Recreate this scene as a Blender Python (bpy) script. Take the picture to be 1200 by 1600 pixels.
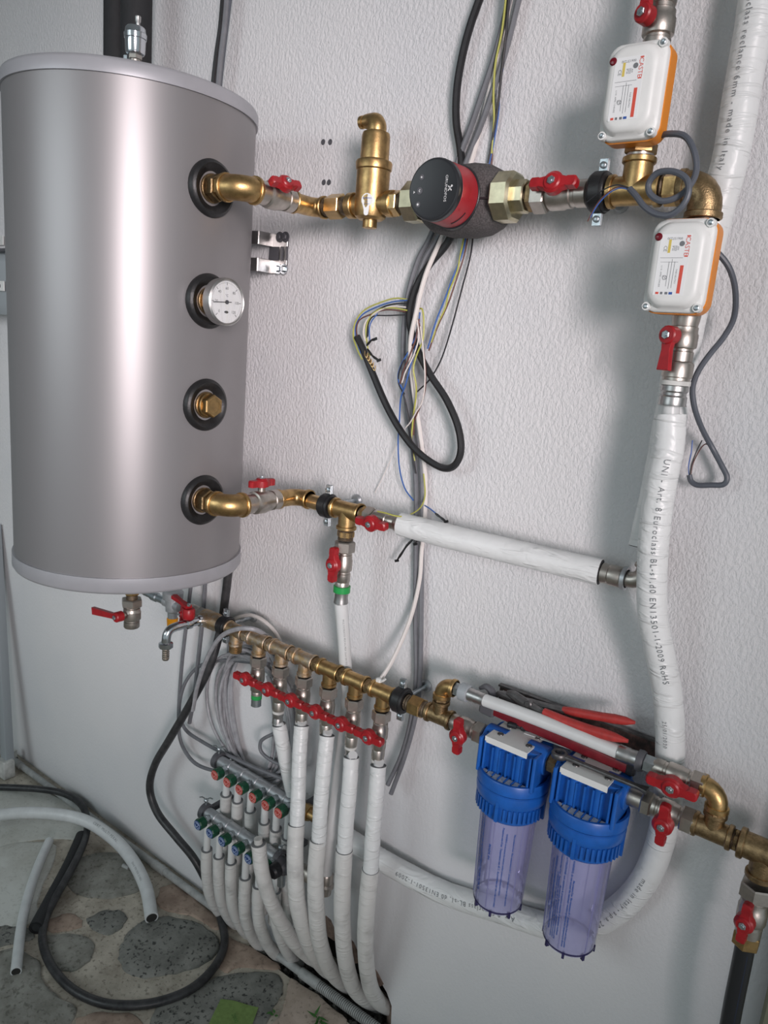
import bpy, bmesh, math, random
from mathutils import Vector as V, Matrix
random.seed(7)
SC = bpy.context.scene
COL = SC.collection
for o in list(bpy.data.objects): bpy.data.objects.remove(o)
pi = math.pi

# ------------------------------------------------------------------ camera
# axes of the camera (right, down, forward) in the room: X along the wall, Y into the wall, Z up
FPX = 1163.0
R0 = V((0.79614188, 0.19459355, -0.57296724)).normalized()
R1 = V((0.59963976, -0.12667993, 0.79017995)).normalized()
R2 = V((0.08118048, -0.97266929, -0.21754123)).normalized()
D, H = 1.15, 1.455                     # distance of the camera from the wall, height above the floor
CAM = V((0, -D, H))
cd = bpy.data.cameras.new('camera'); cam = bpy.data.objects.new('camera', cd); COL.objects.link(cam)
cd.sensor_fit = 'VERTICAL'; cd.sensor_height = 36.0; cd.lens = FPX / 1600 * 36.0
cd.clip_start = 0.02
right = V((R0[0], R1[0], R2[0])); down = V((R0[1], R1[1], R2[1])); fwd = V((R0[2], R1[2], R2[2]))
Mx = Matrix((( right[0], -down[0], -fwd[0], CAM[0]), (right[1], -down[1], -fwd[1], CAM[1]),
             (right[2], -down[2], -fwd[2], CAM[2]), (0, 0, 0, 1)))
cam.matrix_world = Mx
SC.camera = cam

# ------------------------------------------------------------------ light
w = bpy.data.worlds.new('world'); SC.world = w; w.use_nodes = True
bg = w.node_tree.nodes['Background']; bg.inputs[0].default_value = (0.82, 0.955, 1.0, 1); bg.inputs[1].default_value = 0.40
def area(name, loc, target, sx, sy, power, col=(1, 1, 1), spread=180):
    l = bpy.data.lights.new(name, 'AREA'); l.shape = 'RECTANGLE'; l.size = sx; l.size_y = sy; l.energy = power; l.color = col; l.spread = math.radians(spread)
    o = bpy.data.objects.new(name, l); COL.objects.link(o); o.location = loc
    o.rotation_euler = (V(target) - V(loc)).to_track_quat('-Z', 'Y').to_euler()
    return o
area('doorway_daylight', (2.2, -2.75, 1.90), (-1.08, 0, 1.50), 0.9, 1.7, 7.7, (1.0, 0.89, 0.905), 29)
area('window_daylight', (-1.9, -3.0, 1.9), (-1.60, -.1, 0.9), 1.8, 1.2, 5.0, (0.86, 0.965, 1.0), 76)
SC.view_settings.view_transform = 'Standard'; SC.view_settings.look = 'None'
SC.view_settings.gamma = 1.0; SC.view_settings.use_curve_mapping = False
SC.view_settings.exposure = -0.10

# ------------------------------------------------------------------ helpers: points in the room
def ray(px, py):
    v = V(((px - 600) / FPX, (py - 800) / FPX, 1.0))
    return V((R0.dot(v), R1.dot(v), R2.dot(v)))
def at(px, py, off):                   # point seen at a pixel of the 1200x1600 photo, off metres in front of the wall
    r = ray(px, py); return CAM + r * ((D - off) / r[1])
def onfloor(px, py, z=0.0):
    r = ray(px, py); return CAM + r * ((z - H) / r[2])
def xl(px, off, z):                    # x of the point at that distance and height which shows at column px
    dy, dz = D - off, z - H
    k = (px - 600) / FPX
    # camera right / forward coordinates are linear in x
    a0, b0 = right[0], right[1] * dy + right[2] * dz
    a2, b2 = fwd[0], fwd[1] * dy + fwd[2] * dz
    return (k * b2 - b0) / (a0 - k * a2)
X, Y, Z = V((1, 0, 0)), V((0, 1, 0)), V((0, 0, 1))
OUT = V((0, -1, 0))                    # out of the wall

# ------------------------------------------------------------------ helpers: materials
def nt(name):
    m = bpy.data.materials.new(name); m.use_nodes = True
    t = m.node_tree; return m, t, t.nodes['Principled BSDF']
def node(t, k, **kw):
    n = t.nodes.new(k)
    for a, b in kw.items():
        if a in n.inputs: n.inputs[a].default_value = b
        else: setattr(n, a, b)
    return n
def coord(t, scale=(1, 1, 1)):
    g = node(t, 'ShaderNodeNewGeometry'); mp = node(t, 'ShaderNodeMapping'); mp.inputs['Scale'].default_value = scale
    t.links.new(g.outputs['Position'], mp.inputs['Vector']); return mp.outputs['Vector']
def ramp(t, fac, stops):
    r = node(t, 'ShaderNodeValToRGB'); e = r.color_ramp.elements
    while len(e) < len(stops): e.new(0.5)
    for i, (p, c) in enumerate(stops):
        e[i].position = p; e[i].color = (*c, 1) if len(c) == 3 else c
    t.links.new(fac, r.inputs['Fac']); return r.outputs['Color']
def plain(name, col, rough=0.4, metal=0.0, var=0.0, scale=60, bump=0.0, bscale=200, col2=None, spec=0.5, rvar=0.0):
    m, t, b = nt(name)
    b.inputs['Base Color'].default_value = (*col, 1); b.inputs['Roughness'].default_value = rough; b.inputs['Metallic'].default_value = metal
    b.inputs['Specular IOR Level'].default_value = spec
    if var or col2:
        n = node(t, 'ShaderNodeTexNoise', Scale=scale, Detail=5.0, Roughness=0.6); t.links.new(coord(t), n.inputs['Vector'])
        c2 = col2 or tuple(max(0, c * (1 - var)) for c in col)
        t.links.new(ramp(t, n.outputs['Fac'], [(0.35, c2), (0.62, col)]), b.inputs['Base Color'])
        if rvar:
            mr = node(t, 'ShaderNodeMapRange'); mr.inputs['To Min'].default_value = rough + rvar; mr.inputs['To Max'].default_value = rough - rvar * .4
            t.links.new(n.outputs['Fac'], mr.inputs['Value']); t.links.new(mr.outputs[0], b.inputs['Roughness'])
    if bump:
        n = node(t, 'ShaderNodeTexNoise', Scale=bscale, Detail=3.0); t.links.new(coord(t), n.inputs['Vector'])
        bp = node(t, 'ShaderNodeBump', Strength=bump, Distance=0.002); t.links.new(n.outputs['Fac'], bp.inputs['Height'])
        t.links.new(bp.outputs['Normal'], b.inputs['Normal'])
    return m
M = {}
M['brass'] = plain('brass', (0.56, 0.37, 0.165), 0.34, 1.0, 0.35, 70, 0.10, 500, rvar=.12)
M['bright_brass'] = plain('bright_brass', (0.64, 0.45, 0.22), 0.28, 1.0, 0.2, 90, rvar=.08)
M['dull_brass'] = plain('dull_brass', (0.40, 0.28, 0.15), 0.38, 1.0, 0.45, 110, 0.25, 500, rvar=.15)
M['dark_thread'] = plain('dark_thread', (0.22, 0.17, 0.12), 0.5, 0.9, 0.4, 200, 0.4, 700)
M['hemp_brass'] = plain('hemp_brass', (0.50, 0.34, 0.18), 0.42, 1.0, 0, 90, 0.4, 600, col2=(0.55, 0.48, 0.40), rvar=.15)
M['yellow_zinc'] = plain('yellow_zinc', (0.66, 0.60, 0.42), 0.28, 1.0, 0.2, 60, rvar=.08)
M['nickel'] = plain('nickel', (0.53, 0.485, 0.44), 0.36, 1.0, 0.12, 120, 0.05, 600, rvar=.06)
M['steel'] = plain('steel', (0.52, 0.51, 0.50), 0.34, 1.0, 0.15, 60, rvar=.08)
M['zinc'] = plain('zinc', (0.56, 0.61, 0.64), 0.32, 1.0, 0.25, 120, rvar=.1)
M['chrome'] = plain('chrome', (0.66, 0.68, 0.71), 0.14, 1.0)
M['grey_cast'] = plain('grey_cast', (0.50, 0.52, 0.54), 0.42, 0.7, 0.15, 80)
M['red_handle'] = plain('red_handle', (0.37, 0.012, 0.018), 0.38, 0.0, 0.25, 60)
M['red_pump'] = plain('red_pump', (0.36, 0.022, 0.03), 0.42, 0.0, 0.1, 50)
M['dark_red_paint'] = plain('dark_red_paint', (0.20, 0.012, 0.02), 0.4, 0, 0.3, 60)
M['red_grip'] = plain('red_grip', (0.46, 0.04, 0.035), 0.5, 0, 0.25, 80)
M['black_plastic'] = plain('black_plastic', (0.018, 0.019, 0.022), 0.35)
M['black_rubber'] = plain('black_rubber', (0.014, 0.014, 0.015), 0.42, 0, 0.3, 90, .15, 300)
M['dusty_black'] = plain('dusty_black', (0.016, 0.016, 0.018), 0.45, 0, 0, 55, 0.2, 300, col2=(0.012, 0.012, 0.013))
M['hose_black'] = plain('hose_black', (0.02, 0.02, 0.022), 0.4, 0, 0, 38, 0.2, 200, col2=(0.05, 0.05, 0.052))
M['foam_black'] = plain('foam_black', (0.022, 0.023, 0.025), 0.75, 0, 0.2, 60, .2, 500)
M['tank_silver'] = plain('tank_silver', (0.285, 0.274, 0.279), 0.40, 0.5)
M['tank_rim'] = plain('tank_rim', (0.40, 0.40, 0.425), 0.40, 0.25, 0.05, 30)
M['white_plastic'] = plain('white_plastic', (0.74, 0.75, 0.73), 0.42, 0, 0.06, 30)
M['dirty_white'] = plain('dirty_white', (0.66, 0.66, 0.63), 0.5, 0, 0.3, 40)
M['orange_plastic'] = plain('orange_plastic', (0.72, 0.24, 0.02), 0.4)
M['amber_plastic'] = plain('amber_plastic', (0.85, 0.33, 0.01), 0.3)
M['dark_grey_plastic'] = plain('dark_grey_plastic', (0.09, 0.09, 0.1), 0.5)
M['grey_cable'] = plain('grey_cable', (0.17, 0.175, 0.19), 0.45, 0, 0.15, 60)
M['slate_cable'] = plain('slate_cable', (0.085, 0.095, 0.115), 0.45)
M['pale_cable'] = plain('pale_cable', (0.36, 0.36, 0.38), 0.4, 0, 0.25, 60)
M['white_cable'] = plain('white_cable', (0.70, 0.66, 0.63), 0.45)
M['wire_blue'] = plain('wire_blue', (0.04, 0.12, 0.38), 0.45)
M['wire_green'] = plain('wire_green', (0.42, 0.42, 0.08), 0.45)
M['wire_brown'] = plain('wire_brown', (0.13, 0.05, 0.04), 0.45)
M['wire_black'] = plain('wire_black', (0.012, 0.012, 0.015), 0.45)
M['wire_white'] = plain('wire_white', (0.72, 0.66, 0.62), 0.45)
M['tape_black'] = plain('tape_black', (0.01, 0.01, 0.011), 0.35)
M['pex_white'] = plain('pex_white', (0.66, 0.675, 0.67), 0.35, 0, 0.06, 30)
M['pex_grey'] = plain('pex_grey', (0.70, 0.72, 0.72), 0.35, 0, 0.12, 30)
M['conduit_grey'] = plain('conduit_grey', (0.42, 0.43, 0.42), 0.55, 0, 0.3, 40)
M['foam_grey'] = plain('foam_grey', (0.16, 0.165, 0.17), 0.8)
M['epp'] = plain('epp', (0.05, 0.046, 0.046), 0.8, 0, 0, 420, .5, 500, col2=(0.11, 0.10, 0.10))
M['blue_plastic'] = plain('blue_plastic', (0.012, 0.115, 0.46), 0.36, 0, 0.15, 60)
M['dark_green'] = plain('dark_green', (0.006, 0.075, 0.035), 0.35, 0, 0.3, 120)
M['green_ring'] = plain('green_ring', (0.02, 0.30, 0.07), 0.35)
M['label_red'] = plain('label_red', (0.62, 0.08, 0.05), 0.5)
M['disc_red'] = plain('disc_red', (0.40, 0.05, 0.04), 0.4)
M['disc_blue'] = plain('disc_blue', (0.02, 0.05, 0.17), 0.4)
M['label_blue'] = plain('label_blue', (0.03, 0.09, 0.34), 0.5)
M['label_white'] = plain('label_white', (0.76, 0.77, 0.77), 0.4)
M['label_gold'] = plain('label_gold', (0.62, 0.48, 0.10), 0.45)
M['ink'] = plain('ink', (0.05, 0.05, 0.055), 0.6)
M['print_grey'] = plain('print_grey', (0.16, 0.17, 0.18), 0.6)
M['print_white'] = plain('print_white', (0.70, 0.70, 0.70), 0.5)
M['print_pink'] = plain('print_pink', (0.62, 0.33, 0.30), 0.5)
M['print_blue'] = plain('print_blue', (0.40, 0.50, 0.66), 0.5)
M['led_dark_red'] = plain('led_dark_red', (0.13, 0.004, 0.012), 0.12)
M['grey_enamel'] = plain('grey_enamel', (0.33, 0.36, 0.38), 0.45)
M['rust_brown'] = plain('rust_brown', (0.06, 0.045, 0.042), 0.6, 0.3, 0, 90, .3, 300, col2=(0.17, 0.10, 0.085))
M['tool_steel'] = plain('tool_steel', (0.17, 0.165, 0.165), 0.42, 0.8, 0.4, 90)
M['plaster_dust'] = plain('plaster_dust', (0.62, 0.63, 0.64), 0.9, 0, 0.3, 200)
M['olive_paint'] = plain('olive_paint', (0.20, 0.20, 0.14), 0.5)
M['green_paper'] = plain('green_paper', (0.20, 0.30, 0.09), 0.85, 0, 0.2, 90)
M['leaf_green'] = plain('leaf_green', (0.06, 0.19, 0.04), 0.6, 0, 0.4, 200)
M['rubble'] = plain('rubble', (0.10, 0.095, 0.085), 0.95, 0, 0.6, 120, .6, 200)
M['brick_core'] = plain('brick_core', (0.28, 0.20, 0.16), 0.95, 0, 0.4, 90, .6, 150)
M['painted_shade'] = plain('painted_shade', (0.03, 0.028, 0.026), 0.95)  # near-black paint for the shade inside openings

def wrinkled(name, col, scale, strength, stains=0.0):
    m, t, b = nt(name); b.inputs['Roughness'].default_value = 0.36
    c = coord(t); n = node(t, 'ShaderNodeTexNoise', Scale=scale, Detail=2.0, Distortion=0.6); t.links.new(c, n.inputs['Vector'])
    c2 = coord(t, (14, 14, 75)); n2 = node(t, 'ShaderNodeTexNoise', Scale=1.0, Detail=2.0, Distortion=1.0); t.links.new(c2, n2.inputs['Vector'])
    cr = node(t, 'ShaderNodeMapRange'); cr.inputs['From Min'].default_value = 0.52; cr.inputs['From Max'].default_value = 0.72
    t.links.new(n2.outputs['Fac'], cr.inputs['Value'])
    a = node(t, 'ShaderNodeMath', operation='ADD'); t.links.new(n.outputs['Fac'], a.inputs[0]); t.links.new(cr.outputs[0], a.inputs[1])
    bp = node(t, 'ShaderNodeBump', Strength=strength, Distance=0.003); t.links.new(a.outputs[0], bp.inputs['Height']); t.links.new(bp.outputs['Normal'], b.inputs['Normal'])
    s = node(t, 'ShaderNodeTexNoise', Scale=22.0, Detail=6.0); t.links.new(c, s.inputs['Vector'])
    t.links.new(ramp(t, s.outputs['Fac'], [(0.28, tuple(x * (1 - stains) for x in col)), (0.46, col)]), b.inputs['Base Color'])
    return m
M['foil'] = wrinkled('foil_white', (0.72, 0.735, 0.73), 42, 0.6, 0.06)
M['foil_low'] = wrinkled('foil_white_dusty', (0.66, 0.655, 0.635), 42, 0.38, 0.25)

def wall_mat():
    m, t, b = nt('rough_white_plaster'); b.inputs['Roughness'].default_value = 0.85; b.inputs['Specular IOR Level'].default_value = 0.25
    c = coord(t, (1, 1, 0.62))
    n1 = node(t, 'ShaderNodeTexNoise', Scale=165.0, Detail=3.0, Roughness=0.6, Distortion=0.25); t.links.new(c, n1.inputs['Vector'])
    c2 = coord(t, (1.6, 1, 0.5)); n2 = node(t, 'ShaderNodeTexNoise', Scale=330.0, Detail=2.0); t.links.new(c2, n2.inputs['Vector'])
    n3 = node(t, 'ShaderNodeTexNoise', Scale=3.0, Detail=3.0); t.links.new(coord(t), n3.inputs['Vector'])
    r1 = node(t, 'ShaderNodeMapRange'); r1.inputs['From Min'].default_value = 0.36; r1.inputs['From Max'].default_value = 0.60
    t.links.new(n1.outputs['Fac'], r1.inputs['Value'])
    mm = node(t, 'ShaderNodeMath', operation='MULTIPLY_ADD'); mm.inputs[1].default_value = 0.35
    t.links.new(n2.outputs['Fac'], mm.inputs[0]); t.links.new(r1.outputs[0], mm.inputs[2])
    # the foot of the wall is smoother than the rest
    g = node(t, 'ShaderNodeNewGeometry'); sp = node(t, 'ShaderNodeSeparateXYZ'); t.links.new(g.outputs['Position'], sp.inputs[0])
    st = node(t, 'ShaderNodeMapRange'); st.inputs['From Min'].default_value = 0.45; st.inputs['From Max'].default_value = 1.0
    st.inputs['To Min'].default_value = 0.12; st.inputs['To Max'].default_value = 0.37; t.links.new(sp.outputs['Z'], st.inputs['Value'])
    bp = node(t, 'ShaderNodeBump', Distance=0.004); t.links.new(st.outputs[0], bp.inputs['Strength'])
    t.links.new(mm.outputs[0], bp.inputs['Height']); t.links.new(bp.outputs['Normal'], b.inputs['Normal'])
    t.links.new(ramp(t, n3.outputs['Fac'], [(0.3, (0.66, 0.665, 0.68)), (0.6, (0.71, 0.705, 0.71))]), b.inputs['Base Color'])
    return m
M['wall'] = wall_mat()
M['smooth_wall'] = plain('smooth_wall', (0.66, 0.67, 0.68), 0.85, 0, 0.05, 4)
def stone_mat(name, a, bcol, dark, scale=14, pit=0.5):
    m, t, b = nt(name); b.inputs['Roughness'].default_value = 0.8
    c = coord(t); n = node(t, 'ShaderNodeTexNoise', Scale=scale, Detail=7.0, Roughness=0.65); t.links.new(c, n.inputs['Vector'])
    col = ramp(t, n.outputs['Fac'], [(0.3, bcol), (0.62, a)])
    p = node(t, 'ShaderNodeTexNoise', Scale=110.0, Detail=4.0); t.links.new(c, p.inputs['Vector'])
    pr = node(t, 'ShaderNodeMapRange'); pr.inputs['From Min'].default_value = 0.56; pr.inputs['From Max'].default_value = 0.66; pr.inputs['To Max'].default_value = pit
    t.links.new(p.outputs['Fac'], pr.inputs['Value'])
    mx = node(t, 'ShaderNodeMix', data_type='RGBA'); t.links.new(pr.outputs[0], mx.inputs[0]); t.links.new(col, mx.inputs[6]); mx.inputs[7].default_value = (*dark, 1)
    t.links.new(mx.outputs[2], b.inputs['Base Color'])
    bp = node(t, 'ShaderNodeBump', Strength=0.5, Distance=0.004); t.links.new(n.outputs['Fac'], bp.inputs['Height']); t.links.new(bp.outputs['Normal'], b.inputs['Normal'])
    return m
M['mortar'] = stone_mat('mortar', (0.56, 0.51, 0.43), (0.27, 0.235, 0.185), (0.12, 0.10, 0.075), 13, 0.55)
M['concrete'] = stone_mat('concrete', (0.66, 0.67, 0.63), (0.48, 0.475, 0.43), (0.22, 0.205, 0.17), 7, 0.2)
M['slate'] = stone_mat('slate', (0.27, 0.27, 0.245), (0.13, 0.13, 0.118), (0.025, 0.025, 0.025), 17, 0.85)
M['slate_pale'] = stone_mat('slate_pale', (0.34, 0.335, 0.30), (0.17, 0.165, 0.14), (0.08, 0.075, 0.06), 16, 0.55)
M['redstone'] = stone_mat('redstone', (0.44, 0.335, 0.265), (0.25, 0.18, 0.14), (0.12, 0.085, 0.07), 16, 0.4)
M['pinkstone'] = stone_mat('pinkstone', (0.56, 0.46, 0.39), (0.38, 0.30, 0.24), (0.18, 0.14, 0.11), 16, 0.5)

def bowl_mat():
    m, t, b = nt('clear_violet_plastic')
    tr = node(t, 'ShaderNodeBsdfTransparent'); tr.inputs[0].default_value = (0.86, 0.86, 0.975, 1)
    gl = node(t, 'ShaderNodeBsdfGlossy', Roughness=0.08); gl.inputs[0].default_value = (0.9, 0.9, 1, 1)
    df = node(t, 'ShaderNodeBsdfDiffuse'); df.inputs[0].default_value = (0.50, 0.50, 0.80, 1)
    lw = node(t, 'ShaderNodeFresnel', IOR=1.45)
    m0 = node(t, 'ShaderNodeMixShader'); m0.inputs[0].default_value = 0.38; t.links.new(tr.outputs[0], m0.inputs[1]); t.links.new(df.outputs[0], m0.inputs[2])
    mx = node(t, 'ShaderNodeMixShader'); t.links.new(lw.outputs[0], mx.inputs[0]); t.links.new(m0.outputs[0], mx.inputs[1]); t.links.new(gl.outputs[0], mx.inputs[2])
    t.links.new(mx.outputs[0], t.nodes['Material Output'].inputs['Surface']); return m
M['bowl'] = bowl_mat()
M['violet_edge'] = plain('violet_edge', (0.035, 0.03, 0.10), 0.2)
def glass_mat():
    m, t, b = nt('dial_glass')
    tr = node(t, 'ShaderNodeBsdfTransparent'); gl = node(t, 'ShaderNodeBsdfGlossy', Roughness=0.03); mx = node(t, 'ShaderNodeMixShader'); mx.inputs[0].default_value = 0.05
    t.links.new(tr.outputs[0], mx.inputs[1]); t.links.new(gl.outputs[0], mx.inputs[2]); t.links.new(mx.outputs[0], t.nodes['Material Output'].inputs['Surface']); return m
M['glass'] = glass_mat()

# ------------------------------------------------------------------ helpers: geometry
def perp(a, ref=None):
    a = a.normalized(); r = ref if ref is not None else (Z if abs(a.z) < 0.9 else OUT)
    u = (r - a * a.dot(r)).normalized(); return u, a.cross(u)
class B:
    def __init__(s): s.v = []; s.f = []
    def ring_faces(s, i0, i1, n):
        for k in range(n): s.f.append((i0 + k, i0 + (k + 1) % n, i1 + (k + 1) % n, i1 + k))
    def rev(s, o, a, prof, n=20, ref=None, ph=0.0, caps=(True, True), closed=False):
        a = a.normalized(); u, w_ = perp(a, ref); idx = []
        for t, r in prof:
            i = len(s.v); idx.append(i)
            for k in range(n):
                q = ph + 2 * pi * k / n
                s.v.append(o + a * t + (u * math.cos(q) + w_ * math.sin(q)) * r)
        for i, j in zip(idx, idx[1:]): s.ring_faces(i, j, n)
        if closed: s.ring_faces(idx[-1], idx[0], n)
        else:
            if caps[0]: s.f.append(tuple(range(idx[0] + n - 1, idx[0] - 1, -1)))
            if caps[1]: s.f.append(tuple(range(idx[-1], idx[-1] + n)))
        return s
    def cyl(s, o, a, t0, t1, r, n=20, c=0.0, ref=None, ph=0.0):
        p = [(t0, r - c), (t0 + c, r), (t1 - c, r), (t1, r - c)] if c else [(t0, r), (t1, r)]
        return s.rev(o, a, p, n, ref, ph)
    def hex(s, o, a, t0, t1, r, n=6, c=0.0015, ref=None, ph=0.0):
        return s.rev(o, a, [(t0, r - c), (t0 + c, r), (t1 - c, r), (t1, r - c)], n, ref, ph)
    def tube(s, pts, r, n=10, sub=6, caps=True, smooth=True, jitter=None):
        c = curve(pts, sub) if smooth else [V(p) for p in pts]
        fr = frames(c); rad = r if isinstance(r, (list, tuple)) else None
        idx = []
        for i, (p, t, u, w_) in enumerate(fr):
            if rad:
                q = i / (len(fr) - 1) * (len(rad) - 1); k = min(int(q), len(rad) - 2); rr = rad[k] + (rad[k + 1] - rad[k]) * (q - k)
            else: rr = r
            if jitter: rr *= 1 + random.uniform(-jitter, jitter)
            idx.append(len(s.v))
            for k in range(n):
                g = 2 * pi * k / n; s.v.append(p + (u * math.cos(g) + w_ * math.sin(g)) * rr)
        for i, j in zip(idx, idx[1:]): s.ring_faces(i, j, n)
        if caps:
            s.f.append(tuple(range(idx[0] + n - 1, idx[0] - 1, -1))); s.f.append(tuple(range(idx[-1], idx[-1] + n)))
        return s
    def box(s, c, size, ax=(X, Y, Z), ch=0.0):
        hx, hy, hz = [q / 2 for q in size]; ax = [q.normalized() for q in ax]
        if not ch:
            i = len(s.v)
            for sx in (-1, 1):
                for sy in (-1, 1):
                    for sz in (-1, 1): s.v.append(c + ax[0] * sx * hx + ax[1] * sy * hy + ax[2] * sz * hz)
            for q in ((0, 1, 3, 2), (4, 6, 7, 5), (0, 4, 5, 1), (2, 3, 7, 6), (0, 2, 6, 4), (1, 5, 7, 3)): s.f.append(tuple(i + k for k in q))
            return s
        rings = [(-hz, hx - ch, hy - ch), (-hz + ch, hx, hy), (hz - ch, hx, hy), (hz, hx - ch, hy - ch)]
        return s.loft(c, ax[0], ax[1], ax[2], [(t, a, b, min(ch * 1.2, min(a, b) * .9)) for t, a, b in rings], 1)
    def loft(s, c, u, v_, n_, rings, seg=5):
        idx = []
        for ring in rings:
            t, a, b, r = ring[:4]; du, dv = ring[4:6] if len(ring) > 4 else (0, 0)
            pts = rrect(a, b, r, seg); idx.append(len(s.v)); m = len(pts)
            for x, y in pts: s.v.append(c + u * (x + du) + v_ * (y + dv) + n_ * t)
        for i, j in zip(idx, idx[1:]): s.ring_faces(i, j, m)
        s.f.append(tuple(range(idx[0] + m - 1, idx[0] - 1, -1))); s.f.append(tuple(range(idx[-1], idx[-1] + m)))
        return s
    def prism(s, o, u, v_, n_, pts, t0, t1, ch=0.0):
        m = len(pts); cx = sum(p[0] for p in pts) / m; cy = sum(p[1] for p in pts) / m; idx = []
        lv = [(t0, 1), (t1, 1)] if not ch else [(t0, 1), (t1 - ch, 1), (t1, None)]
        for t, k in lv:
            idx.append(len(s.v))
            for i, (x, y) in enumerate(pts):
                if k is None:
                    d = math.hypot(x - cx, y - cy) or 1; q = max(0.3, 1 - ch / d); x, y = cx + (x - cx) * q, cy + (y - cy) * q
                s.v.append(o + u * x + v_ * y + n_ * t)
        for i, j in zip(idx, idx[1:]): s.ring_faces(i, j, m)
        s.f.append(tuple(range(idx[0] + m - 1, idx[0] - 1, -1))); s.f.append(tuple(range(idx[-1], idx[-1] + m)))
        return s
    def sphere(s, o, r, n=10, m=6, ax=Z, sq=1.0):
        return s.rev(o, ax, [(-math.cos(pi * k / m) * r * sq, max(1e-5, math.sin(pi * k / m) * r)) for k in range(m + 1)], n)
def rrect(a, b, r, seg=5):
    r = min(r, a, b); out = []
    for cx, cy, q0 in ((a - r, b - r, 0), (-a + r, b - r, pi / 2), (-a + r, -b + r, pi), (a - r, -b + r, 1.5 * pi)):
        for k in range(seg + 1): q = q0 + pi / 2 * k / seg; out.append((cx + r * math.cos(q), cy + r * math.sin(q)))
    return out
def curve(pts, sub=6):
    pts = [V(p) for p in pts]
    if len(pts) < 3: return pts
    P = [pts[0] * 2 - pts[1]] + pts + [pts[-1] * 2 - pts[-2]]; out = []
    for i in range(1, len(P) - 2):
        p0, p1, p2, p3 = P[i - 1], P[i], P[i + 1], P[i + 2]
        for k in range(sub):
            t = k / sub
            out.append(0.5 * ((2 * p1) + (p2 - p0) * t + (2 * p0 - 5 * p1 + 4 * p2 - p3) * t * t + (3 * p1 - p0 - 3 * p2 + p3) * t ** 3))
    out.append(pts[-1]); return out
def frames(c):
    out = []; u = None
    for i, p in enumerate(c):
        t = (c[min(i + 1, len(c) - 1)] - c[max(i - 1, 0)]).normalized()
        if u is None: u, w_ = perp(t)
        u = (u - t * t.dot(u)); u = u.normalized() if u.length > 1e-6 else perp(t)[0]
        out.append((p, t, u, t.cross(u)))
    return out
def link(name, me, m, parent=None):
    o = bpy.data.objects.new(name, me); COL.objects.link(o)
    me.materials.append(M[m] if isinstance(m, str) else m)
    if parent is not None: o.parent = parent
    return o
def wpos(o):
    p = V((0, 0, 0))
    while o is not None: p += o.location; o = o.parent
    return p
def mk(name, b, m, parent=None, loc=None, ang=0.6, smooth=True):
    org = wpos(parent) if parent is not None else (V(loc) if loc is not None else sum(b.v, V((0, 0, 0))) / len(b.v))
    me = bpy.data.meshes.new(name); me.from_pydata([p - org for p in b.v], [], b.f)
    if len(b.f) < 60000:
        bm = bmesh.new(); bm.from_mesh(me); bmesh.ops.recalc_face_normals(bm, faces=bm.faces[:]); bm.to_mesh(me); bm.free()
    if smooth: me.shade_smooth(); me.set_sharp_from_angle(angle=ang)
    o = link(name, me, m, parent)
    if parent is None: o.location = org
    return o
def tag(o, label, cat, group=None, kind=None):
    o['label'] = label; o['category'] = cat
    if group: o['group'] = group
    if kind: o['kind'] = kind
    return o
def thing(name, label, cat, loc, group=None):
    e = bpy.data.objects.new(name, None); COL.objects.link(e); e.location = loc; e.empty_display_size = 0.02
    return tag(e, label, cat, group)
def one(name, label, cat, b, m, group=None, **k): return tag(mk(name, b, m, **k), label, cat, group)
_txt = {}
def textmesh(s, size, align='LEFT', bold=0.0, space=1.0):
    c = bpy.data.curves.new('t', 'FONT'); c.body = s; c.size = size; c.align_x = align; c.align_y = 'CENTER'; c.resolution_u = 2; c.offset = bold * size; c.space_character = space
    o = bpy.data.objects.new('t', c); COL.objects.link(o); dg = bpy.context.evaluated_depsgraph_get(); dg.update()
    me = bpy.data.meshes.new_from_object(o.evaluated_get(dg)); v = [p.co.copy() for p in me.vertices]; f = [tuple(p.vertices) for p in me.polygons]
    bpy.data.objects.remove(o); bpy.data.curves.remove(c); bpy.data.meshes.remove(me)
    return v, f
def addtext(b, s, size, o, r, u, align='LEFT', sx=1.0):
    v, f = textmesh(s, size, align); i = len(b.v)
    b.v += [o + r * (p.x * sx) + u * p.y for p in v]; b.f += [tuple(i + k for k in q) for q in f]; return b
def tubetext(b, s, size, pts, rad, start, nref, sub=6, align='LEFT', dphi=0.0, eps=0.0004):
    c = curve(pts, sub); L = [0.0]
    for p, q in zip(c, c[1:]): L.append(L[-1] + (q - p).length)
    v, f = textmesh(s, size, align, -.008, 1.22); i0 = len(b.v)
    for p in v:
        s_ = min(max(start + p.x, 0), L[-1] - 1e-6); k = 0
        while k < len(L) - 2 and L[k + 1] < s_: k += 1
        g = (s_ - L[k]) / max(1e-9, L[k + 1] - L[k]); pos = c[k].lerp(c[k + 1], g)
        t0 = (c[min(k + 1, len(c) - 1)] - c[max(k - 1, 0)]).normalized(); t1 = (c[min(k + 2, len(c) - 1)] - c[k]).normalized(); t = t0.lerp(t1, g).normalized()
        n_ = (nref - t * t.dot(nref)).normalized(); ph = p.y / rad + dphi
        b.v.append(pos + (n_ * math.cos(ph) + n_.cross(t) * math.sin(ph)) * (rad + eps))
    b.f += [tuple(i0 + k for k in q) for q in f]; return b
def circ(r, n, q0=0.0, q1=2 * pi, o=(0, 0)):
    return [(o[0] + r * math.cos(q0 + (q1 - q0) * k / n), o[1] + r * math.sin(q0 + (q1 - q0) * k / n)) for k in range(n)]

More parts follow.
